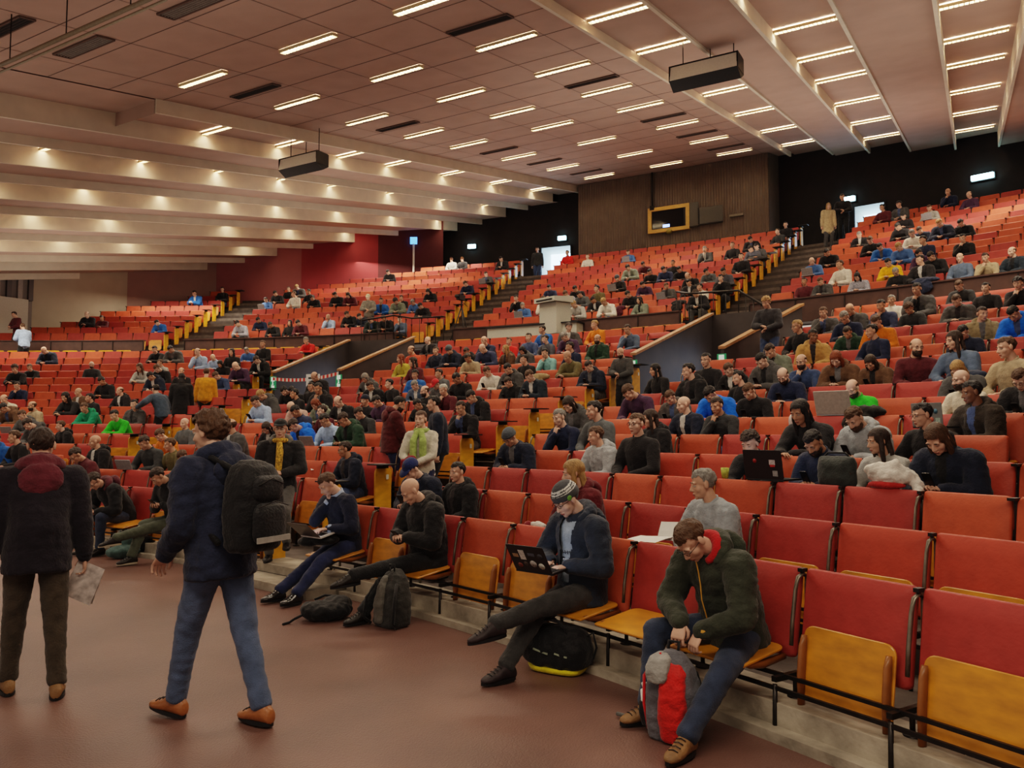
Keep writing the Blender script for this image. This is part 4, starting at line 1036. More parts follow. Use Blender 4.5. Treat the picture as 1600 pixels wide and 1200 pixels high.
# row-end boards with black desk arm
b1 = MB(); b1.panel(.30, .72, .035, .09, .006, 0, Matrix.Rotation(pi / 2, 4, 'Z'), seg=5, rb=.02)
b2 = MB(); b2.panel(.05, .07, .006, .012, .002, 0, Matrix.Translation((.02, .05, .22)) @ Matrix.Rotation(pi / 2, 4, 'Z'))
b3 = MB(); b3.box((-.12, .1, .40), (.34, .30, .018)); b3.box((-.05, .05, .37), (.03, .2, .05))
b4 = MB(); b4.box((0, .06, -.46), (.05, .34, .1))
me1, me2, me3, me4 = b1.mesh('board', [M_board]), b2.mesh('number_plate', [M_white]), b3.mesh('desk_arm', [M_black]), b4.mesh('foot_block', [M_ledge])
for bank, k, name, ph in [('L', k, 'middle', 39.2 if k <= 11 else 37.6) for k in range(1, 17)] + [('L', k, 'left', 20.9 if k <= 10 else 17.75) for k in range(4, 17)] + [('U', k, n_, p_) for k in range(1, 14) for n_, p_ in (('far left', 5.75), ('centre left', 21.75), ('centre', 36.65))]:
    R_ = LR(k) if bank == 'L' else UR(k); z = lf(k) if bank == 'L' else uf(k); p = P(R_ - .1, ph + .08, z + .52)
    u, v, d = proj(p)
    s_, t_ = st_of(p.x, p.y)
    if not -20 < u < 1620 or s_ < wall_s(t_) + .5: continue
    e = empty('row_end_board', p, face_rz(ph + .1)); link('board', me1, e); link('desk_arm', me3, e); link('foot_block', me4, e)
    if bank == 'L': link('number_plate', me2, e, Matrix.Translation((-.02, 0, 0)) @ Matrix.Rotation(pi, 4, 'Z'))
    tag(e, 'upright yellow end board of the %s row, %s' % (ORD[k - 1], {'middle': 'middle front block', 'left': 'left front block', 'far left': 'upper far left block', 'centre left': 'upper centre-left block', 'centre': 'upper centre block'}[name if bank == 'L' else name]), 'end board', 'yellow boards at the row ends')
# ================================================================ seated audience
HEADS = {}
CM = {}; JT = {}
for i, (k_, p_) in enumerate(POSES.items()):
    CM[k_], JT[k_] = crowd_mesh('seated_' + k_, p_, seed=i * 5.3, g=.02)
    CM[k_ + 'J'], _ = crowd_mesh('seated_jacket_' + k_, p_, seed=i * 3.1 + 2, g=.036, amp=.011)
def hood_mesh(J, nm):
    N_ = J['nck']; X = J['X']; dn = (J['nck'] - J['cst']).normalized(); Y = -X.cross(dn); hb = MB(); n = 16
    hb.tube([N_ + X * (.115 * sin(a)) - Y * (.10 * cos(a)) + Y * .01 + dn * (.02 + .03 * cos(a)) for a in [radians(-120 + 240 * j / n) for j in range(n + 1)]], [.02 + .03 * sin(pi * j / n) for j in range(n + 1)], 10); hb.ball(N_ - Y * .14 - dn * .05, (.10, .05, .09), 0, 12)
    c4, f4 = remesh(hb, .015, 3); c4 = wrinkle(c4, f4, .008, 16, 1); g = Geo(); g.add(c4, f4, 0); return g.mesh(nm, [M_black])
HM = {k_: hood_mesh(JT[k_], 'hood_' + k_) for k_ in POSES}
UNDER = [cloth('under_black', (30, 30, 32)), cloth('under_grey', (96, 96, 98)), cloth('under_white', (190, 188, 182)), cloth('under_blue', (70, 84, 116)), cloth('under_dark', (48, 44, 46))]
GM = {k_: mat('cloth_' + k_, srgb(*v[0]), rough=.82, var=.18, scale=16, bump=.35, bscale=60, spec=.2, sheen=.1) for k_, v in G_.items()}
GM['pattern'] = mat('cloth_patterned', srgb(150, 150, 160), rough=.8, var=.7, scale=60)
POSEW = {'u': 'sitting upright', 'p': 'looking down at the hands', 'd': 'leaning forward on folded arms', 'f': 'bent far forward', 'c': 'chin propped on one hand', 't': 'typing with lowered head', 'L': 'turned to the left', 'R': 'turned to the right'}
rnd = random.Random(5)
M_phone = mat('phone_black', srgb(20, 20, 24), rough=.3); M_lap = mat('laptop_grey', srgb(150, 150, 152), rough=.4, metal=.3)
M_scr = mat('screen_glow', (.5, .6, .8), emit=(.6, .75, 1), estr=1.2)
lb = MB(); lb.panel(.34, .23, .012, .012, .003, 0, Matrix.Translation((0, .12, .11)) @ Matrix.Rotation(radians(-22), 4, 'X')); lapscr = lb.mesh('screen', [M_lap])
lb = MB(); lb.box((0, -.03, 0), (.34, .24, .016)); lb.box((0, -.03, .009), (.28, .12, .003), 1); lapbase = lb.mesh('keyboard_base', [M_lap, M_black])
pb = MB(); pb.panel(.072, .145, .009, .012, .002, 0); phm = pb.mesh('smartphone', [M_phone])
def hair_parts(o, J, code, name_mat='hair_'):
    c0 = code[0]; rest = code[1:]; col = {'0': 'd', '1': 'b'}.get(c0, c0); words = ''; Mh = J['head']
    def add(style, m, nm='hair'):
        h = link(nm, hair_mesh(style), o, Mh); h.material_slots[0].link = 'OBJECT'; h.material_slots[0].material = m; return h
    hm = MATS.get('hair_' + col)
    if c0 == 'N': add('beanie', cloth('grey_knit', (78, 84, 90), bscale=120), 'beanie'); words = 'a grey beanie'
    elif c0 == 'V': add('beanie', cloth('navy_knit', (30, 34, 50), bscale=120), 'beanie'); words = 'a navy beanie'
    elif c0 == 'P': add('short', MATS['hair_d']); add('cap', cloth('dark_cap', (40, 42, 44)), 'cap'); words = 'a dark cap'
    elif c0 == 'Q': add('short', MATS['hair_d']); add('cap', cloth('navy_cap', (36, 48, 92)), 'cap'); words = 'a navy cap'
    elif c0 == 'R': add('short', MATS['hair_d']); add('cap', cloth('red_cap', (190, 44, 48)), 'cap'); words = 'a red cap'
    elif c0 == 'W': add('cap', cloth('pale_cap', (196, 184, 150)), 'cap'); words = 'a pale cap'
    elif c0 == 'X': words = 'a beanie'
    elif c0 == '0': words = 'a shaved head'
    elif c0 == '1': add('fringe', hm); words = 'a balding head'
    else:
        if 'L' in rest: add('long', hm); words = 'long %s hair' % HAIRW[c0]
        elif 'T' in rest: add('tail', hm); words = 'tied %s hair' % HAIRW[c0]
        elif 'C' in rest: add('curly', hm); words = 'curly %s hair' % HAIRW[c0]
        else: add('short', hm); words = 'short %s hair' % HAIRW[c0]
    if 'B' in rest or (c0 in '01' and 'G' in rest): add('beard', MATS['hair_' + ('d' if c0 in '01k' else c0)], 'beard')
    if 'G' in rest: add('glasses', M_black, 'glasses'); words += ' and glasses'
    return words
LBL = {}
for c in CROWD:
    R_ = LR(c['k']) if c['bank'] == 'L' else UR(c['k']); z = lf(c['k']) if c['bank'] == 'L' else uf(c['k'])
    J = JT[c['pose']]; hz = J['head'].translation.z
    sc = min(1.07, max(.92, (c['hz'] - z) / hz)) * rnd.uniform(.99, 1.01)
    # head should fall on the measured azimuth
    jk = any(w in G_[c['top']][1] for w in ('jacket', 'coat', 'hood', 'blazer', 'fleece'))
    o = link('person', CM[c['pose'] + ('J' if jk else '')]); yaw = rnd.uniform(-.10, .10)
    o.matrix_world = Matrix.Translation(P(R_, c['ph'], z)) @ Matrix.Rotation(face_rz(c['ph']) + yaw, 4, 'Z') @ Matrix.Diagonal((sc, sc, sc, 1))
    for i, m in enumerate([SKINS[3 if (c['x'], c['y']) in ((1530, 611), (1268, 526)) else rnd.choice([0, 0, 1, 2, 1, 4] if c['hair'][0] in 'kd' else [0, 1, 2])], GM[c['top']], rnd.choice(TROUSERS)]):
        o.material_slots[i].link = 'OBJECT'; o.material_slots[i].material = m
    if jk:
        u = UNDER[2] if 'white' in G_[c['top']][1] else rnd.choice(UNDER); o.material_slots[6].link = 'OBJECT'; o.material_slots[6].material = GM[c['top']] if ('hoodie' in G_[c['top']][1] or 'scarf' in G_[c['top']][1] or 'fleece' in G_[c['top']][1]) else u
        if c['k'] < 14 and rnd.random() < .75 and c['bank'] == 'L' and c['top'] not in ('fleece', 'navywhite', 'navyjacket'): h_ = link('hood', HM[c['pose']], o); h_.material_slots[0].link = 'OBJECT'; h_.material_slots[0].material = GM[c['top']]
    hw = hair_parts(o, J, c['hair']); c['hw'] = hw; c['obj'] = o
    c['blk'] = None
    if c['pose'] == 'p' and c['k'] < 12 and c['bank'] == 'L':
        f = empty('smartphone'); bpy.data.objects.remove(f)
        q = link('smartphone', phm); q.matrix_world = o.matrix_world @ Matrix.Translation((0.0, .665, .80)) @ Matrix.Rotation(radians(-35), 4, 'X'); tag(q, 'black smartphone held by the person in the ' + G_[c['top']][1], 'phone'); c['phone'] = q
    if c['pose'] == 't':
        e = empty('laptop'); e.matrix_world = o.matrix_world @ Matrix.Translation((0, .74, .66))
        link('keyboard_base', lapbase, e); s_ = link('screen', lapscr, e); c['laptop'] = e
rowsd = {}
for c in CROWD: rowsd.setdefault((c['bank'], c['k']), []).append(c)
for (b, k), L in rowsd.items():
    L.sort(key=lambda c: c['ph'])
    for i, c in enumerate(L):
        nm = (c['seat'][2] if c.get('seat') else 'right'); bl = {'left': 'left front block', 'middle': 'middle front block', 'right': 'right front block', 'far left': 'upper far left block', 'centre left': 'upper centre-left block', 'centre': 'upper centre block'}[nm] if not (b == 'U' and nm == 'right') else 'upper right block'
        c['lab'] = 'person in %s with %s, %s row, %s' % (G_[c['top']][1], c['hw'], ORD[k - 1], bl)
cnts = {}
for c in CROWD: cnts.setdefault(c['lab'], []).append(c)
for lab, L in cnts.items():
    L.sort(key=lambda c: c['ph'])
    for i, c in enumerate(L):
        w = lab
        if len(L) > 1: w = lab.replace('person', ['leftmost person', 'second person from left', 'third person from left', 'fourth person from left'][i] if i < len(L) - 1 or len(L) > 4 else 'rightmost person')
        if len(w.split()) > 16: w = w.replace(' front block', ' front').replace(' and glasses', '').replace(' block', '')
        tag(c['obj'], w, 'person', 'seated audience')
        short = w.replace(' row', '').replace(' block', '')
        if len(short.split()) > 13: short = short.replace(' with ' + c['hw'], '')
        if len(short.split()) > 13: short = short.replace(' person from left', ' person').replace(' and glasses', '')
        if 'phone' in c: tag(c['phone'], 'phone of the ' + short, 'phone')
        if 'laptop' in c: tag(c['laptop'], 'laptop of the ' + short, 'laptop')
# ================================================================ large figures near the camera
SKN = SKINS
def seatM(ph, k=1, yaw=0, x=0):
    return Matrix.Translation(P(LR(k), ph, lf(k))) @ Matrix.Rotation(face_rz(ph) + radians(yaw), 4, 'Z') @ Matrix.Translation((x, 0, 0))
def hero(label, M, p, top, legs, shoe_m, hair, skin=0, gt=.032, vox=.0125, open_front=0, shirt=None, hood=None, hood_in=None, collar=None, belly=.02, amp=.009, zipper=None, seed=0, jacket_name='jacket', cuffs=None, sc=1.0, hem=.10, quilt=False, barrel=None, sole=None, extra_hair=()):
    J = skeleton(p)
    # --- body: one continuous skin
    mb, seg = body_base(J, -.006, 0, 'top'); co, fs = remesh(mb, .018, 2)
    lg, _ = body_base(J, -.012, 0, 'legs'); c2, f2 = remesh(lg, .022, 2)
    G = Geo(); G.add(co, fs, 0); G.add(c2, f2, 0); G.add(HEAD.v, HEAD.f, HEAD.m, J['head']); h = MB(); add_hands(h, J, .6, 8); G.mb(h)
    o = link('person', G.mesh('person_body', [SKN[skin], M_black, M_black, M_shoe, hair_mat(hair), M_eye, M_black, M_lips]), None, M @ Matrix.Diagonal((sc, sc, sc, 1)))
    tag(o, label, 'person')
    # --- jacket
    mb = MB(); mb.loft(torso_rings(J, gt, hem, belly, .02))
    for n in 'RL':
        limb(mb, J['sh' + n], J['el' + n], .058 + gt, .047 + gt * .8); w = J['wr' + n]; e_ = J['el' + n]
        limb(mb, e_, w - (w - e_).normalized() * .01, .047 + gt * .8, .034 + gt * .45); limb(mb, J['nck'] - J['dirv'](J['a2']) * .03, J['sh' + n], .05 + gt * .6, .058 + gt)
    dn = (J['nck'] - J['cst']).normalized(); Y = -J['X'].cross(dn)
    co, fs = remesh(mb, vox, 4)
    co = wrinkle(co, fs, amp, 8, seed, (1, 1, 1.6)); co = wrinkle(co, fs, amp * .45, 21, seed + 9)
    if quilt:
        vn = vnormals(co, fs); co = co + vn * (abs(np.sin(co[:, 2] * 48)) ** .5 * .012 - .006)[:, None]
    if open_front:
        c = np.array([co[list(f)].mean(axis=0) for f in fs]); nk = np.array(J['nck']); X_ = np.array(J['X']); Y_ = np.array(Y); D_ = np.array(dn)
        rel = c - nk; hgt = rel @ D_; lat = abs(rel @ X_); fr = rel @ Y_
        keep = ~((lat < open_front * (1 - .55 * np.clip(-hgt / .45, 0, 1))) & (fr > -.02) & (hgt > -.42) & (hgt < .12)); fs = [f for f, k in zip(fs, keep) if k]
    jk = Geo(); jk.add(co, fs, 0); jo = link(jacket_name, jk.mesh(jacket_name, [top]), o)
    if open_front:
        sb = MB(); sb.loft(torso_rings(J, .012, .02, belly)); c3, f3 = remesh(sb, .016, 3); c3 = wrinkle(c3, f3, .004, 14, 3); sg = Geo(); sg.add(c3, f3, 0); link('shirt', sg.mesh('shirt', [shirt]), o)
    # collar / hood
    N_ = J['nck']; X = J['X']
    def cring(t, r, ry, dip): return [N_ + dn * (t - max(0, sin(a)) * dip) + X * (r * cos(a)) + Y * (ry * sin(a)) for a in [2 * pi * j / 24 for j in range(24)]]
    cb = MB(); cb.loft([cring(-.05, .105, .1, .02), cring(-.01, .095, .09, .025), cring(.04, .082, .078, .03), cring(.065, .08, .075, .03), cring(.062, .07, .066, .03), cring(.02, .066, .062, .03)], 0, True, False); cb.build('collar', collar or top, jo)
    if hood:
        hb = MB(); n = 22
        path = [N_ + X * (.115 * sin(a)) - Y * (.10 * cos(a)) + Y * .01 + dn * (.02 + .03 * cos(a)) for a in [radians(-125 + 250 * j / n) for j in range(n + 1)]]
        hb.tube(path, [.022 + .034 * sin(pi * j / n) for j in range(n + 1)], 12); hb.ball(N_ - Y * .135 - dn * .07, (.135, .05, .11), 0, 16)
        c4, f4 = remesh(hb, .011, 3); c4 = wrinkle(c4, f4, .008, 16, seed); hg = Geo(); hg.add(c4, f4, 0); link('hood', hg.mesh('hood', [hood]), jo)
        if hood_in:
            hb = MB(); path = [N_ + X * (.085 * sin(a)) - Y * (.075 * cos(a)) + Y * .012 + dn * (.045 + .035 * cos(a)) for a in [radians(-150 + 300 * j / n) for j in range(n + 1)]]
            hb.tube(path, [.02 + .022 * sin(pi * j / n) for j in range(n + 1)], 10); hb.build('hood_lining', hood_in, jo)
    if zipper:
        zb = MB(); pts = []
        for t, fy in ((.05, .085), (-.02, .105), (-.10, .135), (-.18, .150), (-.28, .152), (-.38, .152)):
            base = N_ + dn * t if t > -.2 else J['cst'].lerp(J['pel'], (-t - .2) / .3)
            pts.append(base + Y * (fy + gt * .55 + belly * (1 if t < -.15 else .3)))
        zb.tube(pts, .004, 5); zb.build('zipper', zipper, jo)
    for n in 'RL':
        cbf = MB(); d = (J['wr' + n] - J['el' + n]).normalized(); w = J['wr' + n]; cbf.tube([w - d * .04, w - d * .02, w - d * .002], [.036 + gt * .4, .038 + gt * .4, .034 + gt * .4], 14); cbf.build('cuff', cuffs or top, jo)
    # trousers
    lb = MB(); lb.loft(torso_rings(J, -.004, .075)[:3])
    for n in 'RL':
        limb(lb, J['hp' + n], J['kn' + n], .098, .072); u_ = (J['kn' + n] - J['an' + n]).normalized(); limb(lb, J['kn' + n], J['an' + n] + u_ * .03, .07, .052)
        lb.tube([J['an' + n] + u_ * .10, J['an' + n] + u_ * .0], [.056, .058], 14)
    c5, f5 = remesh(lb, .014, 3); c5 = wrinkle(c5, f5, .007, 9, seed + 4, (1, 1, 1.3)); c5 = wrinkle(c5, f5, .003, 24, seed); tg = Geo(); tg.add(c5, f5, 0); link('trousers', tg.mesh('trousers', [legs]), o)
    for n in 'RL':
        sbm = MB(); shoe(sbm, J, n, .004); c6, f6 = remesh(sbm, .009, 2); sg = Geo(); sg.add(c6, f6, 0); so = link('shoe', sg.mesh('shoe', [shoe_m]), o)
        f = J['ft' + n]; up = Vector((0, 0, 1)) if abs(f.z) < .9 else Vector((0, -1, 0)); up = (up - f * up.dot(f)).normalized(); s_ = f.cross(up).normalized(); a = J['an' + n]
        b = MB(); rings = []
        for z in (-.088, -.066): rings.append([a + f * (.05 + .135 * cos(q)) + s_ * (.046 * sin(q) * (1 - .12 * cos(q + .6))) + up * z for q in [2 * pi * j / 20 for j in range(20)]])
        b.loft(rings, 0, False); b.build('sole', sole or M_black, so)
        b = MB()
        for q in range(4):
            c = a + f * (.045 + .025 * q) + up * (.006 - .012 * q); b.tube([c - s_ * .028, c + up * .008, c + s_ * .028], .003, 5)
        b.build('laces', M_black, so)
    w_ = hair_parts(o, J, hair)
    return o, J
def hair_mat(code): return MATS['hair_' + {'0': 'd', 'X': 'b', '1': 'b', 'N': 'b', 'W': 'b', 'V': 'd', 'P': 'd', 'Q': 'd', 'R': 'd'}.get(code[0], code[0])]
jeans = cloth('blue_jeans', (48, 58, 78), bscale=140); jeansl = cloth('light_jeans', (80, 94, 120), bscale=140); jeansd = cloth('dark_jeans', (38, 46, 78), bscale=140)
blackc = cloth('black_trousers', (32, 33, 35)); greyc = cloth('dark_grey_trousers', (58, 58, 58)); olivec = cloth('grey_green_trousers', (78, 84, 72))
brownl = mat('brown_leather', srgb(150, 92, 52), rough=.4, var=.25, scale=12, bump=.2); hike = mat('tan_hiking_leather', srgb(132, 98, 62), rough=.6, var=.25, scale=14, bump=.3)
blackl = mat('polished_black_leather', srgb(30, 28, 28), rough=.22, var=.2, spec=.6); redstr = cloth('red_lining', (170, 28, 30)); yel = mat('yellow_trim', srgb(204, 150, 60), rough=.6)
# --- man closing the red backpack
o3, J3 = hero('man in dark green jacket with red hood bending over a red backpack', seatM(55.6, 1, 4), dict(pelvis=(0, .22, .52), lean=26, slump=4, twist=-6, head=(10, 52), wrR=(.05, .66, .60), wrL=(-.06, .63, .57), hdR=((-.1, .5, -.9), (-.3, 1, .5), .9), hdL=((.15, .55, -.9), (.2, 1, .5), .9),
    anR=(.24, .74, .10), anL=(-.22, .96, .10), kpoleR=(.5, .7, .6), kpoleL=(-.6, .7, .6), ftR=(.3, 1, 0), ftL=(-.15, 1, 0), poleR=(.9, -.2, -.3), poleL=(-.9, -.3, -.3), sw=.2), cloth('dark_green_softshell', (52, 56, 46), rough=.75), jeans, hike, 'bG', 0, gt=.034, hood=cloth('dark_green_softshell', (52, 56, 46)), hood_in=redstr, zipper=yel, cuffs=yel, belly=.035, seed=2, sc=1.03, sole=M_black, amp=.011)
# --- man with striped beanie typing, legs crossed
o4, J4 = hero('man in striped beanie and navy jacket typing on a stickered laptop, legs crossed', seatM(52.03, 1, 2), dict(pelvis=(0, .22, .52), lean=6, slump=8, twist=-4, head=(8, 34), wrR=(.10, .44, .72), wrL=(-.08, .44, .71), hdR=((-.35, 1, -.1), (0, .1, 1), .7), hdL=((.3, 1, -.05), (0, .1, 1), .7),
    anR=(-.02, .96, .10), anL=(-.04, 1.22, .38), kpoleR=(.1, .5, 1), kpoleL=(-.1, .3, 1), ftR=(.1, 1, .0), ftL=(.35, .95, -.15), poleR=(1, -.3, -.5), poleL=(-1, -.3, -.6), sw=.195), cloth('navy_parka', (38, 46, 60), rough=.7), greyc, mat('dark_hiking_shoe', srgb(44, 34, 36), rough=.6, var=.4, scale=30), 'XG', 2, gt=.034, open_front=.075, shirt=cloth('pale_blue_tshirt', (150, 164, 178)), hood=cloth('navy_parka', (38, 46, 60)), belly=.03, seed=5, sc=1.06)
# beanie with white stripes and a green badge
bn = Geo(); g_ = shell(lambda q: q[2] > .022 + (q[1] > .03) * .01 - (q[1] < -.04) * .05, 1.1, .002, 60, seed=2)
bm = []
for f in g_.f:
    z = sum(g_.v[i][2] for i in f) / len(f); bm.append(1 if any(abs(z - h) < .0055 for h in (.060, .078, .096)) else 0)
bn.add(g_.v, g_.f, bm); rr = MB(); rr.loft([[V((.086 + k * .004) * cos(a), -.016 + (.106 + k * .004) * sin(a), .012 + k2 * .045 + .012 * sin(a)) for a in [2 * pi * j / 28 for j in range(28)]] for k, k2 in ((.5, 0), (1.2, .2), (1.2, .8), (.4, 1))], 0, True, False); bn.mb(rr)
hb_ = link('beanie', bn.mesh('beanie', [cloth('charcoal_knit', (70, 72, 76), bscale=150), cloth('white_knit', (205, 205, 200)), M_black]), o4, J4['head'])
bb = MB(); bb.ball((-.095, .02, .03), (.006, .02, .02), 0, 10); bb.build('badge', mat('green_badge', srgb(96, 150, 60)), hb_)
dn4 = (J4['nck'] - J4['cst']).normalized(); Y4 = -J4['X'].cross(dn4); sh4 = [c for c in o4.children if c.name.startswith('shirt')][0]
pb_ = MB(); R4 = Matrix((J4['X'], Y4, dn4)).transposed().to_4x4(); R4.translation = J4['nck'] - dn4 * .23 + Y4 * .148
pb_.box((0, 0, -.045), (.11, .006, .035), 0, R4)
for i in range(4): pb_.tube([(-.039 + i * .026, .002, -.045), (-.039 + i * .026, .006, -.045)], .008, 12, 1, R4)
for i, (w_, z_) in enumerate(((.006, 0), (.02, .012), (.006, 0), (.02, .0), (.006, 0), (.018, -.01), (.006, 0))): pb_.box((-.042 + i * .014, .001, .01 + z_ * .5), (.009 if i % 2 else .004, .004, .026 if i % 2 == 0 else .005), 0, R4)
pb_.build('chest_print', [mat('print_black', srgb(34, 34, 38)), mat('print_white', srgb(220, 222, 224))], sh4)
# --- bald man in the black coat
o5, J5 = hero('bald man in black winter coat looking at his hands, one leg crossed', seatM(46.67, 1, 2), dict(pelvis=(0, .16, .52), lean=12, slump=6, twist=-4, head=(14, 36), wrR=(.07, .50, .74), wrL=(-.05, .48, .74), hdR=((-.8, .6, .1), (0, .2, 1), 1.0), hdL=((.8, .6, .1), (0, .2, 1), 1.0),
    anR=(.04, .90, .10), anL=(.06, 1.02, .44), kpoleR=(.1, .5, 1), kpoleL=(-.1, .3, 1), ftR=(.1, 1, 0), ftL=(.4, .9, -.1), sw=.2), cloth('black_parka', (28, 28, 30), rough=.65), blackc, M_shoe, '0', 0, gt=.04, hood=cloth('black_parka', (28, 28, 30)), belly=.03, seed=8, sc=1.02, hem=.16)
# --- man in navy sweater, hand at the face
o6, J6 = hero('man in navy sweater and jeans touching his nose, laptop on lap', seatM(43.1, 1, 4), dict(pelvis=(0, .18, .52), lean=14, slump=4, twist=-4, head=(10, 36), wrR=(.05, .37, .965), wrL=(-.10, .50, .70), hdR=((-.15, .25, 1), (.2, 1, -.2), 1.2), hdL=((.2, 1, 0), (0, 0, 1), .5), poleR=(.5, .5, -1),
    anR=(.10, .95, .10), anL=(-.16, .93, .10), kpoleR=(.2, .3, 1), kpoleL=(-.1, .3, 1), ftR=(.1, 1, .05), ftL=(-.1, 1, .05), sw=.19), cloth('navy_wool', (30, 34, 52)), jeansd, blackl, 'b', 0, gt=.022, collar=cloth('light_blue_collar', (160, 176, 200)), belly=.025, seed=11, sc=1.03, jacket_name='sweater', cuffs=cloth('light_blue_collar', (160, 176, 200)))
# --- front row of the middle block
o8, J8 = hero('long-haired man in grey green trousers reading his phone, legs crossed', seatM(34.2, 1, 0), dict(pelvis=(0, .17, .52), lean=20, slump=4, head=(4, 44), wrR=(.06, .48, .74), wrL=(-.06, .46, .74), hdR=((-.7, .6, .2), (0, .1, 1), .9), hdL=((.7, .6, .2), (0, .1, 1), .9), anR=(.05, .80, .10), anL=(.12, 1.08, .34), kpoleR=(.1, .5, 1), kpoleL=(0, .3, 1), ftR=(.1, 1, 0), ftL=(.5, .85, -.1)), cloth('black_jacket', (30, 31, 34)), olivec, M_shoe, 'd', 1, gt=.03, hood=cloth('black_jacket', (30, 31, 34)), seed=14, sc=1.03, sole=M_sole, vox=.015)
o9, J9 = hero('man in black jacket and maroon hood bent forward, front row of middle block', seatM(30.9, 1, 0), dict(pelvis=(0, .17, .52), lean=34, head=(-6, 50), wrR=(.07, .62, .62), wrL=(-.08, .62, .60), anR=(.14, .62, .10), anL=(-.14, .60, .10)), cloth('black_jacket', (30, 31, 34)), jeans, M_shoe, 'dG', 0, gt=.034, hood=cloth('maroon_hood', (92, 46, 54)), seed=17, sc=1.03, vox=.015)
# --- standing figures
def dirM(p, az, sc=1.0): return Matrix.Translation(p) @ Matrix.Rotation(-radians(az), 4, 'Z')
def rfloor(R_):
    if R_ < LR(1): return FZ
    k = int((R_ - 23.145) / .8773) + 2
    return lf(k) if k <= 17 and R_ < 37.4 else (uf(max(1, int((R_ - 39.15) / .78) + 2)) if R_ > 38.4 else uf(1))
def stand_at(px, py_top, h, Rmin, Rmax, zf=None):
    best = None; R_ = Rmin
    while R_ < Rmax:
        p = on_R(px, py_top, R_); fl = rfloor(R_) if zf is None else zf; e = abs(p.z - (fl + h))
        if best is None or e < best[0]: best = (e, p, fl)
        R_ += .05
    p = best[1]; return Vector((p.x, p.y, best[2]))
ST0 = dict(pelvis=(0, 0, .95), anR=(.11, -.02, .09), anL=(-.11, .02, .09), kpoleR=(0, 1, 0), kpoleL=(0, 1, 0))
p1 = on_z(30, 1092, FZ)
o1, J1 = hero('man seen from behind in dark jacket with maroon hood, walking at far left', Matrix.Translation(Vector((-3.17, 5.36, FZ))) @ Matrix.Rotation(radians(33), 4, 'Z'), dict(ST0, pelvis=(0, .02, .97), lean=3, head=(10, 4), wrR=(.30, .06, .80), wrL=(-.30, .05, .80), anR=(.13, -.10, .09), anL=(-.14, .16, .09), poleR=(.4, -1, 0), poleL=(-.4, -1, 0), hdR=((.0, .2, -1), (1, 0, .1), .7), hdL=((0, .1, -1), (-1, 0, .1), .6), sw=.20),
    cloth('dark_purple_black_jacket', (34, 30, 38), rough=.8), cloth('brown_grey_trousers', (66, 58, 48)), hike, 'd', 0, gt=.036, hood=cloth('maroon_fleece', (98, 44, 54)), hood_in=cloth('maroon_fleece2', (88, 38, 48)), belly=.05, seed=20, sc=1.0, amp=.008, hem=.15)
o2, J2 = hero('curly-haired man in navy jacket and blue jeans walking left with black backpack', Matrix.Translation(Vector((-1.78, 4.90, FZ))) @ Matrix.Rotation(radians(62), 4, 'Z'), dict(ST0, pelvis=(0, .0, .95), lean=4, head=(-12, 6), wrR=(.18, .24, .96), wrL=(-.20, .22, .95), anR=(.08, -.26, .10), anL=(-.06, .27, .105), poleR=(.4, -1, -.2), poleL=(-.4, -1, -.2), ftL=(-.1, 1, .12), ftR=(.05, 1, 0), sw=.19),
    cloth('navy_soft_jacket', (36, 42, 62), rough=.8), jeansl, brownl, 'bC', 0, gt=.038, hood=cloth('navy_soft_jacket', (36, 42, 62)), seed=23, sc=1.07, amp=.012, hem=.13)
def pack(o, J, main, sub, name='backpack', lab='', strapm=None, tag_=True, band=None):
    """a backpack worn on the back: built in the wearer's frame"""
    M = o.matrix_world; N_ = J['nck']; e = empty(name); e.matrix_world = M @ Matrix.Translation(J['cst'].lerp(J['wst'], .25) + Vector((0, -.27, 0)))
    b = MB(); rings = []
    for z, w, d, y0 in ((-.25, .13, .08, 0), (-.22, .155, .105, 0), (-.05, .165, .12, 0), (.12, .155, .11, .0), (.21, .12, .085, .01), (.25, .06, .05, .02)):
        rings.append([(w * (abs(cos(a)) ** .6) * (1 if cos(a) > 0 else -1), y0 + d * (abs(sin(a)) ** .6) * (1 if sin(a) > 0 else -1), z) for a in [2 * pi * j / 24 for j in range(24)]])
    b.loft(rings); c, f = remesh(b, .012, 3); c = wrinkle(c, f, .006, 14, 2); g = Geo(); g.add(c, f, 0); link('bag_body', g.mesh('bag_body', [main]), e)
    b = MB(); b.loft([[(w * cos(a), -.105 - d, z + .0 * a) for a, d in [(2 * pi * j / 20, .0) for j in range(20)]] for w, z in ((.01, 0),)] * 1, 0, True, False) if False else None
    b = MB(); b.panel(.24, .22, .05, .06, .02, 0, Matrix.Translation((0, -.125, -.09)), bulge=.01, seg=5); b.panel(.22, .14, .04, .05, .015, 0, Matrix.Translation((0, -.11, .10)), bulge=.008, seg=5); b.build('front_pocket', sub, e)
    b = MB(); b.tube([(-.11, -.155, -.0), (0, -.16, .03), (.11, -.155, .0)], .003, 5); b.tube([(-.09, -.135, .12), (0, -.14, .155), (.09, -.135, .12)], .003, 5); b.build('zipper', M_metal, e)
    b = MB(); b.box((0, -.158, -.175), (.24, .012, .03)); b.build('reflective_band', band or mat('reflective_grey', srgb(150, 146, 140), rough=.5), e)
    for sx in (-1, 1):
        b = MB(); q = J['sh' + ('R' if sx > 0 else 'L')] - (J['cst'].lerp(J['wst'], .25) + Vector((0, -.27, 0)))
        b.tube([(sx * .09, .06, .2), (sx * .11, q.y - .02, q.z + .11), (sx * .12, q.y + .12, q.z + .02), (sx * .13, q.y + .13, q.z - .16), (sx * .15, .1, -.2)], .018, 8); b.build('shoulder_strap', strapm or main, e)
    if lab: tag(e, lab, 'backpack')
    return e
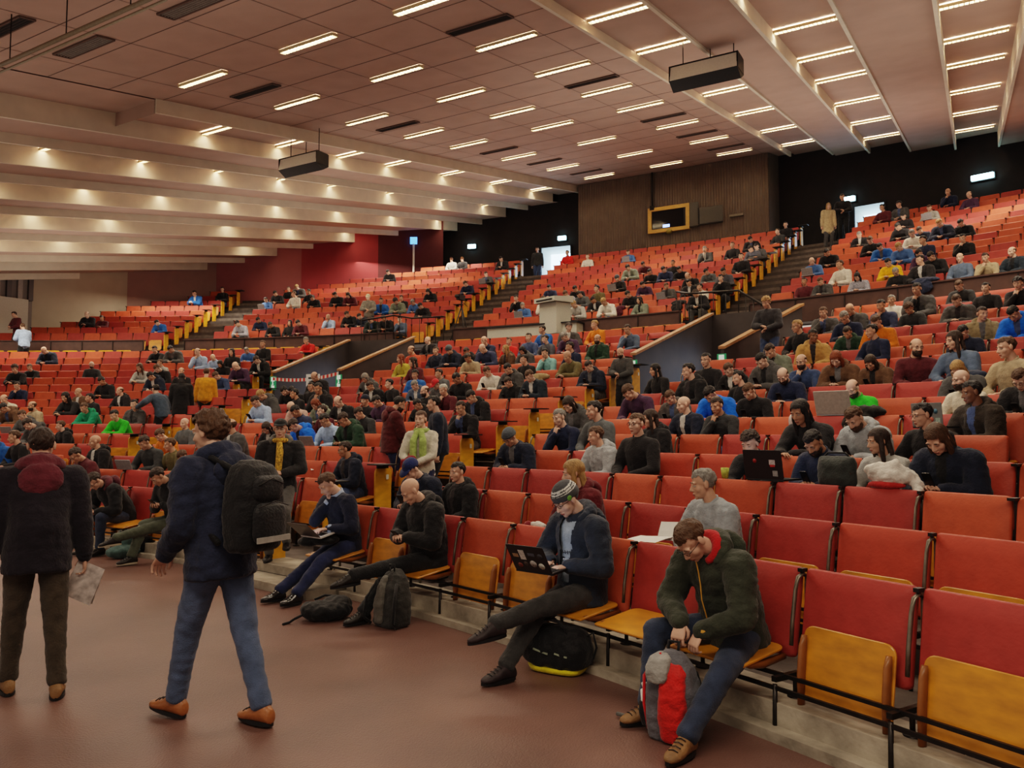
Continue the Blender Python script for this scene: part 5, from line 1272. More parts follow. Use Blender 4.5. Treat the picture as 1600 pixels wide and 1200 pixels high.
pack(o2, J2, cloth('black_nylon', (22, 22, 24), rough=.6), cloth('black_nylon_pocket', (27, 27, 29), rough=.5), lab='black backpack with reflective band on the curly-haired walking man')
# folded paper in the hand of the left walker
q = o1.matrix_world @ (J1['wrR'] + Vector((0.0, .0, -.16))); b = MB(); b.add([(-.004, -.1, -.16), (-.004, .1, -.13), (-.004, .08, .12), (-.004, -.1, .10), (.02, -.11, -.15), (.02, .09, -.14)], [(0, 1, 2, 3), (3, 2, 5, 4)]); pp = b.build('folded_paper', mat('magazine_paper', srgb(190, 178, 172), rough=.6, var=.4, scale=20), None, Matrix.Translation(q) @ Matrix.Rotation(1.9, 4, 'Z') @ Matrix.Rotation(.35, 4, 'X')); tag(pp, 'folded paper held by the man walking at far left', 'paper')
# man with cap and yellow scarf in the aisle
p7 = P(22.98, 39.75, lf(2))
o7, J7 = hero('standing man with dark cap, yellow plaid scarf and grey black jacket', Matrix.Translation(p7) @ Matrix.Rotation(radians(190), 4, 'Z'), dict(ST0, lean=2, head=(0, 2), wrR=(.30, .0, .86), wrL=(-.06, .26, 1.10), poleL=(-1, -.3, -.5), poleR=(.5, -1, 0), anR=(.12, 0, .09), anL=(-.10, .12, .25), hdL=((.9, .3, .1), (0, .5, .8), 1.2), sw=.2), cloth('black_grey_jacket', (46, 46, 48)), cloth('mid_grey_trousers', (92, 90, 88)), M_shoe, 'PG', 0, gt=.03, open_front=.05, shirt=cloth('black_shirt', (28, 28, 28)), seed=26, sc=.98, hood=cloth('grey_hood', (96, 96, 92)), vox=.014)
sc_ = MB(); nk = J7['nck']; M_scarf = mat('yellow_plaid', srgb(190, 150, 60), rough=.85, var=.8, scale=46)
sc_.tube([nk + V(.075 * sin(a), -.01 + .08 * cos(a) + .03, .02 + .01 * cos(a)) for a in [radians(x) for x in range(-150, 151, 30)]], .03, 10); sc_.tube([nk + V(.0, .12, .0), nk + V(-.01, .16, -.12), nk + V(.0, .17, -.3), nk + V(.01, .165, -.42)], [.035, .045, .04, .036], 8); sc_.build('scarf', M_scarf, o7)
# man with maroon hoodie and woman with the green scarf, standing on the steps
p10 = stand_at(612, 618, 1.80, 24.6, 28.5)
o10, J10 = hero('bearded man in maroon hoodie standing on the steps, in profile', Matrix.Translation(p10) @ Matrix.Rotation(radians(-70), 4, 'Z'), dict(ST0, lean=2, head=(0, 26), wrR=(.12, .34, 1.02), wrL=(-.14, .34, 1.02), poleR=(.5, -1, -.2), poleL=(-.5, -1, -.2), hdR=((-.3, 1, 0), (0, 0, 1), 1.0)), cloth('maroon_hoodie', (84, 34, 36)), jeansd, M_shoe, 'kB', 1, gt=.036, hood=cloth('maroon_hoodie', (84, 34, 36)), seed=29, vox=.015)
p11 = stand_at(660, 640, 1.66, 24.6, 28.5)
o11, J11 = hero('smiling woman in cream sweater with pale green scarf standing on the steps', Matrix.Translation(p11) @ Matrix.Rotation(radians(168), 4, 'Z'), dict(ST0, lean=1, head=(6, 2), wrR=(.10, .26, 1.02), wrL=(-.02, .28, 1.04), poleR=(1, -.5, -.4), poleL=(-1, -.5, -.4), sw=.165, hdR=((-.9, .3, 0), (0, .5, 1), 1.1), hdL=((.9, .3, 0), (0, .5, 1), 1.1)), cloth('cream_sweater', (206, 200, 184)), jeansd, M_shoe, 'bT', 2, gt=.016, seed=31, jacket_name='sweater', sc=.94, vox=.014)
sc_ = MB(); nk = J11['nck']; M_gs = cloth('pale_green_scarf', (160, 182, 104))
sc_.tube([nk + V(.085 * sin(a), -.02 + .085 * cos(a) + .02, .015) for a in [radians(x) for x in range(-160, 161, 32)]], .032, 10)
for sx in (-1, 1): sc_.tube([nk + V(sx * .03, .1, .0), nk + V(sx * .07, .15, -.14), nk + V(sx * .07, .155, -.3), nk + V(sx * .075, .15, -.44)], [.035, .05, .05, .045], 8)
c_, f_ = remesh(sc_, .012, 2); c_ = wrinkle(c_, f_, .008, 18, 1); sg = Geo(); sg.add(c_, f_, 0); link('scarf', sg.mesh('scarf', [M_gs]), o11)
b = MB(); b.ball((0, 0, 0), (.07, .05, .05), 0, 14); b.tube([(.03, 0, 0), (.1, 0, -.04), (.15, 0, -.03)], [.045, .04, .03], 10); c_, f_ = remesh(b, .01, 2); g = Geo(); g.add(c_, f_, 0)
m_ = link('mitten', g.mesh('mitten', [cloth('red_wool', (130, 40, 46), bscale=120)]), None, o11.matrix_world @ Matrix.Translation((.03, .36, 1.10))); tag(m_, 'dark red woollen mittens held by the woman with the green scarf', 'mittens')
# generic standing figures further up
def stand_mesh(name, p, seed=0):
    J = skeleton(p); mb, seg = body_base(J, .03, 0); mb.loft(torso_rings(J, .034, .34 if 'coat' in name else .1, .0, .05 if 'coat' in name else 0.0))
    if 'coat' in name: seg.append((J['pel'] - V(0, 0, .26), J['pel'], .2, .18, 1))
    co, fs = remesh(mb, .018, 3); mi = nearest_mat(co, fs, seg); co = wrinkle(co, fs, .009, 9, seed); G = Geo(); G.add(co, fs, mi); G.add(HEAD.v, HEAD.f, HEAD.m, J['head']); h = MB(); add_hands(h, J, .7, 6); G.mb(h)
    return G.mesh(name, [SKINS[0], M_black, M_black, M_shoe, MATS['hair_k'], M_eye, M_black, M_lips]), J
SMs = {'coat': stand_mesh('standing_coat', dict(ST0, lean=4, head=(0, 8), wrR=(.26, .06, .82), wrL=(-.26, .08, .82), poleR=(.4, -1, 0), poleL=(-.4, -1, 0)), 3), 'hold': stand_mesh('standing_hold', dict(ST0, lean=6, head=(5, 22), wrR=(.06, .30, 1.12), wrL=(-.06, .28, 1.06), poleR=(1, -.4, -.5), poleL=(-1, -.4, -.5)), 4), 'point': stand_mesh('standing_reach', dict(ST0, lean=24, head=(0, 10), wrR=(.2, .45, 1.0), wrL=(-.45, .35, 1.12), poleR=(1, -.4, -.5), poleL=(-1, -.4, -.5)), 6), 'plain': stand_mesh('standing_plain', dict(ST0, lean=2, head=(0, 6), wrR=(.27, .05, .84), wrL=(-.27, .05, .84), poleR=(.4, -1, 0), poleL=(-.4, -1, 0)), 9)}
def stander(px, pyt, h, R0, R1, az, kind, hair, topm, label, legm=1, skin=0, zf=None):
    me, J = SMs[kind]; p = stand_at(px, pyt, h, R0, R1, zf); s = h / 1.78
    o = link('person', me, None, Matrix.Translation(p) @ Matrix.Rotation(radians(az), 4, 'Z') @ Matrix.Diagonal((s, s, s, 1)))
    for i, m in enumerate([SKINS[skin], topm, TROUSERS[legm]]): o.material_slots[i].link = 'OBJECT'; o.material_slots[i].material = m
    hair_parts(o, J, hair); tag(o, label, 'person'); return o, J
oa, Ja = stander(256, 597, 1.75, 27.0, 31.0, 60, 'point', 'k', cloth('blue_grey_parka', (62, 76, 92)), 'person in long blue grey parka bending forward in the left aisle, seen from behind', 1)
stander(284, 583, 1.78, 28.0, 32.0, 20, 'coat', 'kL', GM['blackcoat'], 'person in long black coat standing in the left aisle, seen from behind')
oy, Jy = stander(322, 574, 1.72, 28.0, 33.5, 10, 'plain', 'b', cloth('amber_jacket', (204, 138, 34)), 'person in amber jacket with yellow backpack, seen from behind')
pack(oy, Jy, cloth('grey_pack', (110, 112, 104)), cloth('yellow_pack', (226, 206, 40)), lab='yellow and grey backpack worn by the person in the amber jacket')
stander(840, 386, 1.80, 47.0, 50.6, 165, 'plain', 'k', GM['charcoal'], 'man in dark jacket and jeans standing beside the bright left rear door', 0, zf=uf(13))
stander(1293, 317, 1.72, 46.0, 49.5, 175, 'coat', 'lL', cloth('pale_fur_coat', (178, 158, 122)), 'blond woman in pale fur coat standing at the top of the right stairs', 2, zf=uf(12))
stander(1317, 303, 1.86, 47.0, 50.5, 150, 'hold', 'd', GM['blacktop'], 'tall person in black holding something beside the right rear door', 1, zf=uf(13))
stander(1309, 318, 1.66, 47.0, 50.0, 190, 'plain', 'kL', GM['blackcoat'], 'shorter person in black behind the fur-coated woman', 1, zf=uf(13))
stander(577, 459, 1.78, 39.5, 43.5, 175, 'hold', 'W', cloth('stone_jacket', (128, 126, 118)), 'man with pale cap and stone grey jacket standing in the upper left rows', 2)
stander(39, 503, 1.76, 35.0, 38.2, 60, 'hold', 'b', GM['paleblue'], 'person in light blue shirt standing by the parapet at far left', 1)
stander(28, 507, 1.70, 37.4, 38.6, 150, 'hold', 'd', GM['maroon'], 'person in maroon top bent over a laptop at the far left parapet', 1)
stander(1202, 462, 1.78, 30.0, 34.8, 140, 'hold', 'lC', cloth('black_grey_coat', (58, 58, 62)), 'standing person with curly fair hair and dark coat near the right sunken entrance', 0)
stander(686, 645, 1.74, 25.6, 29.0, 100, 'plain', 'k', GM['navyjacket'], 'person in navy jacket standing behind the woman with the green scarf', 1)
stander(975, 541, 1.5, 30.5, 33.5, 140, 'hold', '0B', GM['greyjacket'], 'bald bearded man in grey jacket standing at the foot of the side steps', 1)
# ================================================================ bags, laptops and small things
nyl = cloth('black_nylon', (22, 22, 24), rough=.6)
def lump(mb, name, m, parent, M=None, vox=.012, amp=.006, sc=14, seed=0, smooth=3):
    c, f = remesh(mb, vox, smooth); c = wrinkle(c, f, amp, sc, seed); g = Geo(); g.add(c, f, 0); return link(name, g.mesh(name, [m]), parent, M)
def superring(w, d, z, cy=0, n=24, e=.55, cx=0):
    return [(cx + w * (abs(cos(a)) ** e) * (1 if cos(a) > 0 else -1), cy + d * (abs(sin(a)) ** e) * (1 if sin(a) > 0 else -1), z) for a in [2 * pi * j / n for j in range(n)]]
# red and grey backpack between the knees
e = empty('backpack'); e.matrix_world = seatM(55.6, 1, 4) @ Matrix.Translation((-.0, .80, .0)) @ Matrix.Rotation(radians(200), 4, 'Z') @ Matrix.Rotation(radians(6), 4, 'X')
b = MB(); b.loft([superring(w, d, z, cy) for z, w, d, cy in ((0, .10, .07, 0), (.02, .145, .115, 0), (.15, .15, .12, 0), (.3, .145, .11, 0), (.40, .12, .09, 0), (.46, .09, .06, .01), (.50, .04, .03, .02))])
lump(b, 'bag_body', cloth('mid_grey_nylon', (92, 92, 98), rough=.6), e, None, .011, .008, 12)
b = MB(); b.loft([superring(w, d, z, cy, cx=.03) for z, w, d, cy in ((.03, .07, .07, -.075), (.14, .085, .085, -.075), (.28, .08, .08, -.07), (.40, .075, .06, -.055), (.45, .04, .04, -.03))]); lump(b, 'red_panel', cloth('red_nylon', (196, 38, 32), rough=.55), e, None, .01, .008, 15, 3)
b = MB(); b.loft([superring(w, d, z, cy, cx=-.05) for z, w, d, cy in ((.36, .055, .03, -.115), (.42, .07, .04, -.10), (.475, .06, .05, -.05), (.49, .03, .03, .0))]); lump(b, 'top_flap', cloth('pale_grey_nylon', (140, 138, 134), rough=.6), e, None, .009, .006, 18, 5)
b = MB(); b.tube([(-.14, -.06, .05), (-.155, -.07, .2), (-.15, -.06, .36), (-.11, -.04, .45), (-.05, -.03, .49)], .009, 6); b.build('red_piping', cloth('red_cord', (205, 30, 34)), e)
b = MB(); b.tube([(-.03, .02, .48), (-.03, .05, .54), (.03, .05, .54), (.03, .02, .48)], .01, 6); b.build('grab_handle', nyl, e)
b = MB(); b.loft([superring(.035, .03, .06, -.03, cx=-.15), superring(.045, .038, .13, -.03, cx=-.155), superring(.04, .036, .2, -.03, cx=-.155)]); b.build('bottle_pocket', nyl, e)
b = MB(); b.tube([(-.16, -.03, .1), (-.162, -.03, .26)], .027, 12); b.tube([(-.162, -.03, .26), (-.162, -.03, .275), (-.162, -.03, .30)], [.014, .014, .02], 12); b.build('white_bottle', mat('bottle_white', srgb(215, 212, 205), rough=.4), e)
b = MB(); b.tube([(-.1, .1, .35), (-.16, .2, .22), (-.22, .24, .10), (-.24, .16, .04)], [.018, .03, .03, .02], 8); b.tube([(.1, .1, .35), (.08, .22, .2), (0, .28, .06), (-.12, .3, .02)], [.018, .026, .026, .012], 8); b.build('shoulder_strap', nyl, e)
b = MB(); b.tube([(-.2, .2, .04), (-.3, .1, .012), (-.42, .12, .01)], .012, 6); b.build('hip_strap', cloth('grey_webbing', (90, 88, 84)), e)
tag(e, 'red and grey hiking backpack on the floor between the bending man\'s knees', 'backpack')
# laptops of the front row
def laptop(M, lid, base, lab, stickers=None, open_=115, w=.34, d=.235, name='laptop', pt=False):
    e = empty(name); e.matrix_world = M
    b = MB(); b.box((0, 0, 0), (w, d, .016)); b.build('keyboard_base', base, e)
    b = MB()
    for r in range(4):
        for c in range(10): b.box((-w * .4 + w * .8 * (c + .5) / 10, -.02 + r * .022 + .02, .0095), (w * .07, .017, .003))
    b.box((0, -.07, .0085), (.1, .06, .002)); b.build('keys', M_black, e)
    S = Matrix.Translation((0, d / 2, .008)) @ Matrix.Rotation(radians(90 - open_), 4, 'X')
    b = MB(); b.panel(w, d, .008, .012, .002, 0, S @ Matrix.Translation((0, 0, d / 2))); lo = b.build('lid', lid, e)
    b = MB(); b.panel(w - .025, d - .03, .002, .003, .0005, 0, S @ Matrix.Translation((0, -.0055, d / 2))); b.build('display', M_scr, lo)
    if stickers:
        for i, (x, z, sw_, sh, col, rnd_) in enumerate(stickers):
            b = MB()
            if rnd_: b.tube([(x, .0045, z), (x, .0058, z)], sw_ / 2, 18, 0, S @ Matrix.Translation((0, 0, 0)))
            else: b.box((x, .005, z), (sw_, .002, sh), 0, S)
            b.build('sticker', mat('sticker_%02x%02x%02x' % col, srgb(*col), rough=.5, var=.35, scale=90), lo)
    tag(e, lab, 'laptop'); return e
STK = [(-.1, .06, .055, .05, (190, 190, 180), True), (-.03, .075, .06, .05, (170, 165, 160), True), (.045, .15, .05, .085, (205, 200, 195), False), (-.12, .15, .05, .04, (60, 60, 66), True), (.1, .05, .045, .04, (120, 60, 50), True), (.11, .14, .05, .03, (160, 130, 100), False), (-.04, .16, .06, .025, (90, 96, 110), False), (.04, .07, .04, .03, (80, 70, 64), True)]
laptop(seatM(52.03, 1, 2) @ Matrix.Translation((.03, .60, .735)) @ Matrix.Rotation(.18, 4, 'Z') @ Matrix.Rotation(-.08, 4, 'X'), mat('laptop_black_lid', srgb(34, 30, 32), rough=.4), M_black, 'black laptop covered with stickers on the lap of the man in striped beanie', STK, 118)
laptop(seatM(43.1, 1, 4) @ Matrix.Translation((-.02, .56, .67)) @ Matrix.Rotation(-.22, 4, 'X'), mat('laptop_dark_grey_lid', srgb(98, 90, 88), rough=.35, metal=.4), mat('laptop_silver', srgb(200, 200, 198), rough=.35, metal=.2), 'open silver laptop on the lap of the man in navy sweater', None, 128)
b = MB(); b.ball((0, .5, .60), (.2, .16, .055), 0, 18); b.ball((.1, .62, .58), (.12, .1, .05), 0, 14)
sl = lump(b, 'laptop_sleeve', nyl, None, seatM(43.1, 1, 4), .012, .007, 12); tag(sl, 'soft black bag under the laptop of the man in navy sweater', 'bag')
# duffel with yellow base by the beanie man
def floor_at(px, py): return on_z(px, py, FZ)
p = floor_at(872, 1048); e = empty('duffel_bag', p, radians(-30))
b = MB(); b.loft([superring(w, d, z, 0, e=.6) for z, w, d in ((.045, .2, .12), (.08, .25, .15), (.18, .26, .16), (.26, .24, .13), (.31, .20, .07), (.33, .18, .02))]); lump(b, 'bag_body', nyl, e, None, .014, .014, 10, 2)
b = MB(); b.loft([superring(w, d, z, .0, e=.6) for z, w, d in ((.0, .16, .09), (.012, .2, .13), (.05, .22, .14))]); b.build('yellow_base', cloth('yellow_nylon', (214, 196, 30), rough=.5), e)
b = MB(); b.tube([(-.12, -.08, .28), (-.1, -.1, .37), (0, -.06, .39), (.1, -.1, .35), (.12, -.08, .27)], .01, 7); b.tube([(.2, .0, .26), (.27, .03, .3), (.3, .02, .2), (.28, 0, .12)], .008, 6); b.build('handle', nyl, e)
b = MB(); b.box((-.06, -.165, .17), (.12, .008, .012), rot=(0, .2, 0)); b.box((.1, -.16, .16), (.1, .008, .012), rot=(0, .15, 0)); b.build('pale_trim', cloth('pale_trim', (150, 160, 140)), e)
tag(e, 'black duffel bag with a yellow bottom on the floor under the beanie man\'s seat', 'bag')
# grey and black backpack standing by the bald man
p = floor_at(612, 978); e = empty('backpack', p, radians(-40))
b = MB(); b.loft([superring(w, d, z, y, e=.6) for z, w, d, y in ((0, .12, .08, 0), (.03, .17, .12, 0), (.2, .17, .12, .01), (.36, .14, .1, .02), (.46, .09, .06, .04), (.5, .04, .03, .05))]); lump(b, 'bag_body', cloth('charcoal_nylon', (48, 48, 46), rough=.6), e, None, .013, .012, 11, 6)
b = MB(); b.loft([superring(w, d, z, y, cx=-.04) for z, w, d, y in ((.04, .05, .05, -.09), (.2, .06, .06, -.09), (.36, .05, .05, -.06), (.45, .03, .03, -.02))]); lump(b, 'front_panel', cloth('grey_panel', (96, 94, 88), rough=.6), e, None, .011, .008, 14, 4)
for sx in (-1, 1):
    b = MB(); b.tube([(sx * .13, -.06, .40), (sx * .19, -.14, .25), (sx * .2, -.16, .08), (sx * .17, -.1, .02)], .015, 7); b.build('shoulder_strap', nyl, e)
b = MB(); b.tube([(-.03, 0, .49), (-.03, 0, .55), (.03, 0, .55), (.03, 0, .49)], .009, 6); b.build('grab_handle', nyl, e); tag(e, 'grey and black backpack standing on the floor beside the bald man', 'backpack')
p = floor_at(510, 968); e = empty('black_bag', p, radians(20))
b = MB(); b.ball((0, 0, .085), (.24, .16, .09), 0, 20); b.ball((.1, .05, .13), (.14, .12, .07), 0, 16); b.ball((-.12, 0, .1), (.12, .12, .07), 0, 16); lump(b, 'bag_body', nyl, e, None, .013, .018, 11, 9)
b = MB(); b.tube([(-.2, -.05, .08), (-.3, -.1, .05), (-.34, -.05, .012), (-.4, -.1, .01)], .012, 6); b.tube([(-.1, .1, .17), (0, .13, .2), (.1, .1, .19)], .012, 6); b.build('strap', nyl, e); tag(e, 'black bag lying on the floor left of the bald man\'s feet', 'bag')
# teal bag and round black bag by the long-haired man
p = floor_at(192, 872); e = empty('teal_bag', p, radians(35)); b = MB(); b.ball((0, 0, .09), (.22, .14, .09), 0, 18); b.ball((.06, .04, .2), (.09, .08, .16), 0, 16); lump(b, 'bag_body', cloth('teal_canvas', (74, 98, 96)), e, None, .014, .012, 10)
b = MB(); b.tube([(.0, .05, .34), (-.04, .0, .38), (-.1, -.05, .2)], .012, 6); b.build('strap', cloth('teal_canvas', (74, 98, 96)), e); tag(e, 'teal canvas bag on the floor behind the long-haired man\'s shoes', 'bag')
p = floor_at(224, 868); e = empty('round_black_bag', p, radians(20)); b = MB(); b.ball((0, 0, .155), (.15, .09, .155), 0, 20); lump(b, 'bag_body', nyl, e, None, .013, .008, 10)
b = MB(); b.tube([(.13 * cos(a), -.085, .155 + .13 * sin(a)) for a in [2 * pi * j / 20 for j in range(21)]], .006, 5); b.build('zipper', M_metal, e); tag(e, 'round black bag on the floor below the long-haired man\'s seat', 'bag')
# phones of the front row
for (Mh, lab) in ((seatM(34.2, 1, 0) @ Matrix.Translation((0, .57, .80)), 'smartphone in the hands of the long-haired man in the front row'), (seatM(46.67, 1, 2) @ Matrix.Translation((.02, .55, .775)), 'small dark phone in the hands of the bald man')):
    q = link('smartphone', phm); q.matrix_world = Mh @ Matrix.Rotation(radians(-50), 4, 'X'); tag(q, lab, 'phone')
# papers
def sheet_(px, py, R_, w, h, tilt, rz, lab, name='paper_sheet', n=6):
    p = on_R(px, py, R_); b = MB(); b.add([(x, y, .012 * sin(3 * x / w) + .004 * (j % 2)) for j, y in enumerate([-h / 2, 0, h / 2]) for x in [w * (i / n - .5) for i in range(n + 1)]], [(r * (n + 1) + i, r * (n + 1) + i + 1, (r + 1) * (n + 1) + i + 1, (r + 1) * (n + 1) + i) for r in range(2) for i in range(n)])
    o = b.build(name, mat('white_paper', srgb(226, 224, 218), rough=.8, var=.03), None, Matrix.Translation(p) @ Matrix.Rotation(rz, 4, 'Z') @ Matrix.Rotation(tilt, 4, 'X')); tag(o, lab, 'paper')
sheet_(1012, 842, LR(1) + .1, .34, .22, .12, -.9, 'white papers lying on top of the front row backrest beside the fleece man')
sheet_(1048, 830, LR(1) + .22, .21, .15, 1.1, -.7, 'folded white paper held up by the man in grey fleece')
sheet_(498, 731, LR(3) + .05, .24, .14, .25, .3, 'crumpled pale paper in front of the person in navy puffer jacket')
# things on the backs of the third row (right block)
def on_row(px, py, k, dR=.0): 
    p = on_R(px, py, LR(k) + dR); return p, face_rz(polar(p)[1])
p, rz = on_row(1208, 740, 3, .12); laptop(Matrix.Translation((p.x, p.y, LZ(3) + .02)) @ Matrix.Rotation(rz, 4, 'Z'), mat('laptop_black_lid', srgb(34, 30, 32), rough=.4), M_black, 'black laptop with red and white stickers standing on the third row backrests', [(-.1, .15, .06, .045, (190, 180, 180), False), (-.1, .12, .05, .02, (180, 50, 50), False), (.08, .16, .04, .04, (150, 40, 40), True), (-.12, .05, .05, .05, (150, 150, 150), False)], 100, .40, .26)
p, rz = on_row(1308, 742, 3, .10); e = empty('shoulder_bag', Vector((p.x, p.y, LZ(3) - .01)), rz); b = MB(); b.panel(.34, .26, .10, .05, .03, 0, Matrix.Translation((0, 0, .12)), bulge=.02); lump(b, 'bag_body', cloth('dark_green_grey_bag', (52, 58, 56), rough=.6), e, None, .012, .006, 12)
b = MB(); b.tube([(-.12, 0, .24), (-.08, 0, .28), (.08, 0, .28), (.12, 0, .24)], .009, 6); b.build('handle', nyl, e); tag(e, 'dark grey green bag standing on the third row backrest next to the laptop', 'bag')
p, rz = on_row(1392, 742, 3, .06); e = empty('white_scarf', Vector((p.x, p.y, LZ(3) + .02)), rz)
b = MB(); b.ball((0, 0, .08), (.19, .1, .08), 0, 18); b.ball((.1, .02, .12), (.1, .08, .06), 0, 14); b.tube([(-.1, -.05, .1), (-.2, -.03, .02), (-.24, .05, -.06)], [.05, .045, .03], 8); b.tube([(.1, 0, .12), (-.05, .02, .16), (-.15, 0, .08)], [.05, .05, .04], 8); lump(b, 'scarf', cloth('white_wool', (214, 208, 198)), e, None, .012, .014, 14)
b = MB(); b.ball((.02, .03, .01), (.16, .08, .035), 0, 14); lump(b, 'red_lining', cloth('red_wool2', (176, 44, 40)), e, None, .012, .005, 14); tag(e, 'bundled white scarf with red cloth in front of the long-haired woman', 'scarf')
p, rz = on_row(1133, 748, 3, .05); b = MB(); b.loft([[(r * cos(a), r * sin(a), z) for a in [2 * pi * j / 18 for j in range(18)]] for z, r in ((0, .03), (.1, .04), (.1, .036), (.02, .028))]); o = b.build('paper_cup', mat('green_cup', srgb(168, 172, 72), rough=.6, var=.4, scale=30), None, Matrix.Translation((p.x, p.y, LZ(3) + .005))); tag(o, 'green yellow paper cup on the backrest before the man writing in black t-shirt', 'cup')
p, rz = on_row(1238, 672, 5, .05); e = empty('water_bottle', Vector((p.x, p.y, LZ(5) + .0))); b = MB(); b.loft([[(r * cos(a), r * sin(a), z) for a in [2 * pi * j / 18 for j in range(18)]] for z, r in ((0, .036), (.02, .04), (.10, .036), (.16, .04), (.2, .034), (.235, .014))]); b.build('bottle_body', mat('clear_pinkish_plastic', srgb(196, 180, 176), rough=.15), e)
b = MB(); b.tube([(0, 0, .235), (0, 0, .262)], .016, 14); b.build('cap', mat('red_cap_plastic', srgb(205, 30, 40), rough=.4), e); tag(e, 'plastic water bottle with red cap on the fifth row backrest', 'bottle')
p, rz = on_row(1462, 648, 5, .25); laptop(Matrix.Translation((p.x, p.y, LZ(5) + .08)) @ Matrix.Rotation(rz - .2, 4, 'Z'), mat('laptop_grey_lid', srgb(110, 112, 112), rough=.4), M_black, 'laptop with colourful stickers held up by the man in dark brown jacket', [(x, z, .05, .05, c, rn) for x, z, c, rn in ((-.12, .06, (150, 170, 160), False), (-.05, .07, (180, 90, 70), True), (.03, .06, (90, 120, 100), False), (.1, .08, (200, 190, 170), True), (-.1, .15, (70, 110, 130), True), (-.02, .16, (190, 170, 90), False), (.06, .16, (120, 70, 60), True), (.12, .17, (160, 160, 160), False))], 95)
p, rz = on_row(1310, 640, 6, .15); laptop(Matrix.Translation((p.x, p.y, LZ(6) + .02)) @ Matrix.Rotation(rz + .15, 4, 'Z'), mat('laptop_silver_lid', srgb(186, 182, 174), rough=.35, metal=.2), M_lap, 'large silver laptop in front of the person lit by its screen', None, 110, .42, .29)
p, rz = on_row(842, 815, 1, .15); e = empty('gloves', Vector((p.x, p.y, LZ(1) - .06)), rz); b = MB(); b.tube([(-.08, 0, .03), (0, 0, .05), (.1, .0, .04)], [.03, .035, .03], 8); lump(b, 'white_glove', cloth('white_wool', (214, 208, 198)), e, None, .01, .006, 20); b = MB(); b.ball((.12, .02, .03), (.05, .04, .05), 0, 12); b.build('red_glove', cloth('red_wool', (130, 40, 46)), e); tag(e, 'red and white gloves on the second row seat left of the beanie man', 'gloves')
# coats draped over backrests
for i, (px, py, bank, k, rgb, w, lab) in enumerate([(1205, 682 - 60, 'L', 7, (32, 32, 36), .5, ''), (1510, 580 - 6, 'L', 8, (46, 54, 72), .5, 'dark navy coat draped over a seventh-row backrest in the right front block'), (1446, 446, 'P', 0, (34, 42, 62), .62, 'dark navy coat hanging over the right stretch of brown parapet'), (970, 487, 'U', 1, (72, 30, 44), .4, 'maroon cloth draped over the first upper row, centre block'), (843, 572, 'L', 10, (150, 130, 96), .55, 'crumpled tan coat lying on a tenth-row backrest, middle block'), (1061, 478, 'U', 1, (44, 44, 46), .5, 'dark coat lying at the right end of the first upper centre row'), (1350, 632, 'L', 6, (40, 38, 36), .5, 'black fur-trimmed coat draped beside the silver laptop')]):
    if not lab: continue
    R_ = LR(k) if bank == 'L' else (UR(k) if bank == 'U' else RP); z = LZ(k) if bank == 'L' else (UZ(k) if bank == 'U' else 5.03)
    q = on_R(px, py, R_); b = MB(); b.ball((0, 0, .03), (w / 2, .09, .07), 0, 18); b.ball((.05, .07, -.12), (w / 2.6, .04, .16), 0, 16); b.ball((-.05, -.08, -.08), (w / 2.8, .04, .12), 0, 16)
    o = lump(b, 'draped_coat', cloth('coat_%d' % i, rgb), None, Matrix.Translation((q.x, q.y, z + .02)) @ Matrix.Rotation(face_rz(polar(q)[1]), 4, 'Z'), .016, .02, 9, i); tag(o, lab, 'coat')
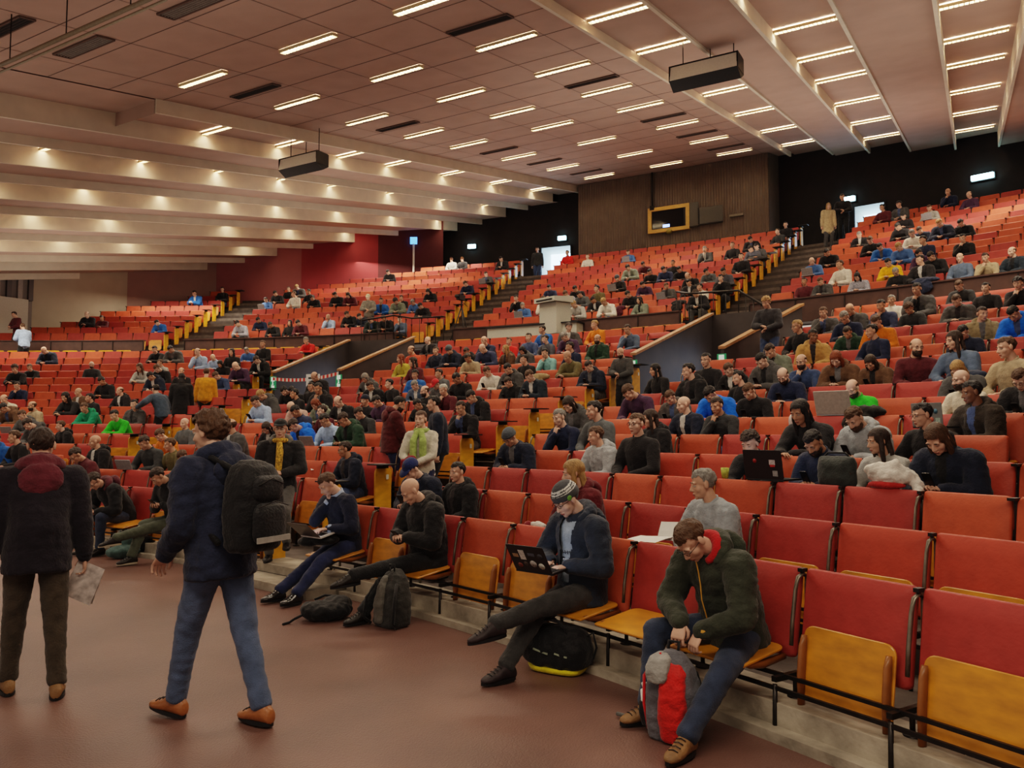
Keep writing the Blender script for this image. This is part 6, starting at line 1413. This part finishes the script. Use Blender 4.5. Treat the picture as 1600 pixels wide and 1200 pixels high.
# ================================================================ light, world, camera
w = bpy.data.worlds.new('World'); SC.world = w; w.use_nodes = True
w.node_tree.nodes['Background'].inputs[0].default_value = (1.0, .84, .70, 1); w.node_tree.nodes['Background'].inputs[1].default_value = .5
def area(name, loc, target, sx, sy, power, col):
    l = bpy.data.lights.new(name, 'AREA'); l.shape = 'RECTANGLE'; l.size = sx; l.size_y = sy; l.energy = power; l.color = col
    o = bpy.data.objects.new(name, l); COL.objects.link(o); o.location = loc
    o.rotation_euler = (Vector(target) - Vector(loc)).to_track_quat('-Z', 'Y').to_euler(); return o
for i, (s_, t_) in enumerate([(-9, 24), (0, 24), (9, 24), (-12, 34), (0, 34), (11, 34), (-12, 43), (0, 43), (11, 43), (-3, 17), (10, 17), (-18, 30), (-18, 38), (-12, 46)]):
    p = ST(s_, t_, zc(t_, -1.4 - .12 * abs(s_)))
    area('down_fill_%d' % i, p, p - Vector((0, 0, 5)), 6, 1.2, 170, (1, .84, .66))  # added fill lights facing down, no fixtures hang here
for (s_, t_) in ((-8, 22), (3, 22), (-8, 36), (4, 36), (12, 32), (-16, 32), (8, 42), (-6, 44)):
    p = ST(s_, t_, zc(t_, -5.0) if t_ < 30 else zc(t_, -4.2)); area('bounce_fill', p, p + Vector((0, 0, 5)), 7, 7, 110, (1, .88, .76))  # added fill lights facing up, standing in for bounce onto the ceiling
# daylight spilling through the rear doors
for (a, b) in (DL, DR):
    p = P(RB - .3, (a + b) / 2, zf + 1.1); area('door_daylight', p, P(44, (a + b) / 2, zf - 1), 1.2, 1.8, 40, (.5, .72, 1))
for (a, b) in VOM:
    p = P(36.2, (a + b) / 2, lf(11) + 1.1); area('tunnel_daylight', p, P(31, (a + b) / 2, lf(11) + 1.5), 1.4, 1.6, 3, (.55, .72, 1))
cam = bpy.data.cameras.new('camera'); co = bpy.data.objects.new('camera', cam); COL.objects.link(co)
cam.sensor_fit = 'HORIZONTAL'; cam.sensor_width = 36; cam.lens = F / 1600 * 36; cam.clip_end = 300
co.location = (0, 0, HCAM); co.rotation_euler = (pi / 2 + TH, 0, 0); SC.camera = co
SC.cycles.use_denoising = True; SC.cycles.adaptive_threshold = .025
SC.cycles.max_bounces = 6; SC.cycles.diffuse_bounces = 3; SC.cycles.glossy_bounces = 2
SC.view_settings.view_transform = 'Filmic'; SC.view_settings.look = 'Medium High Contrast'
SC.view_settings.exposure = 0.3
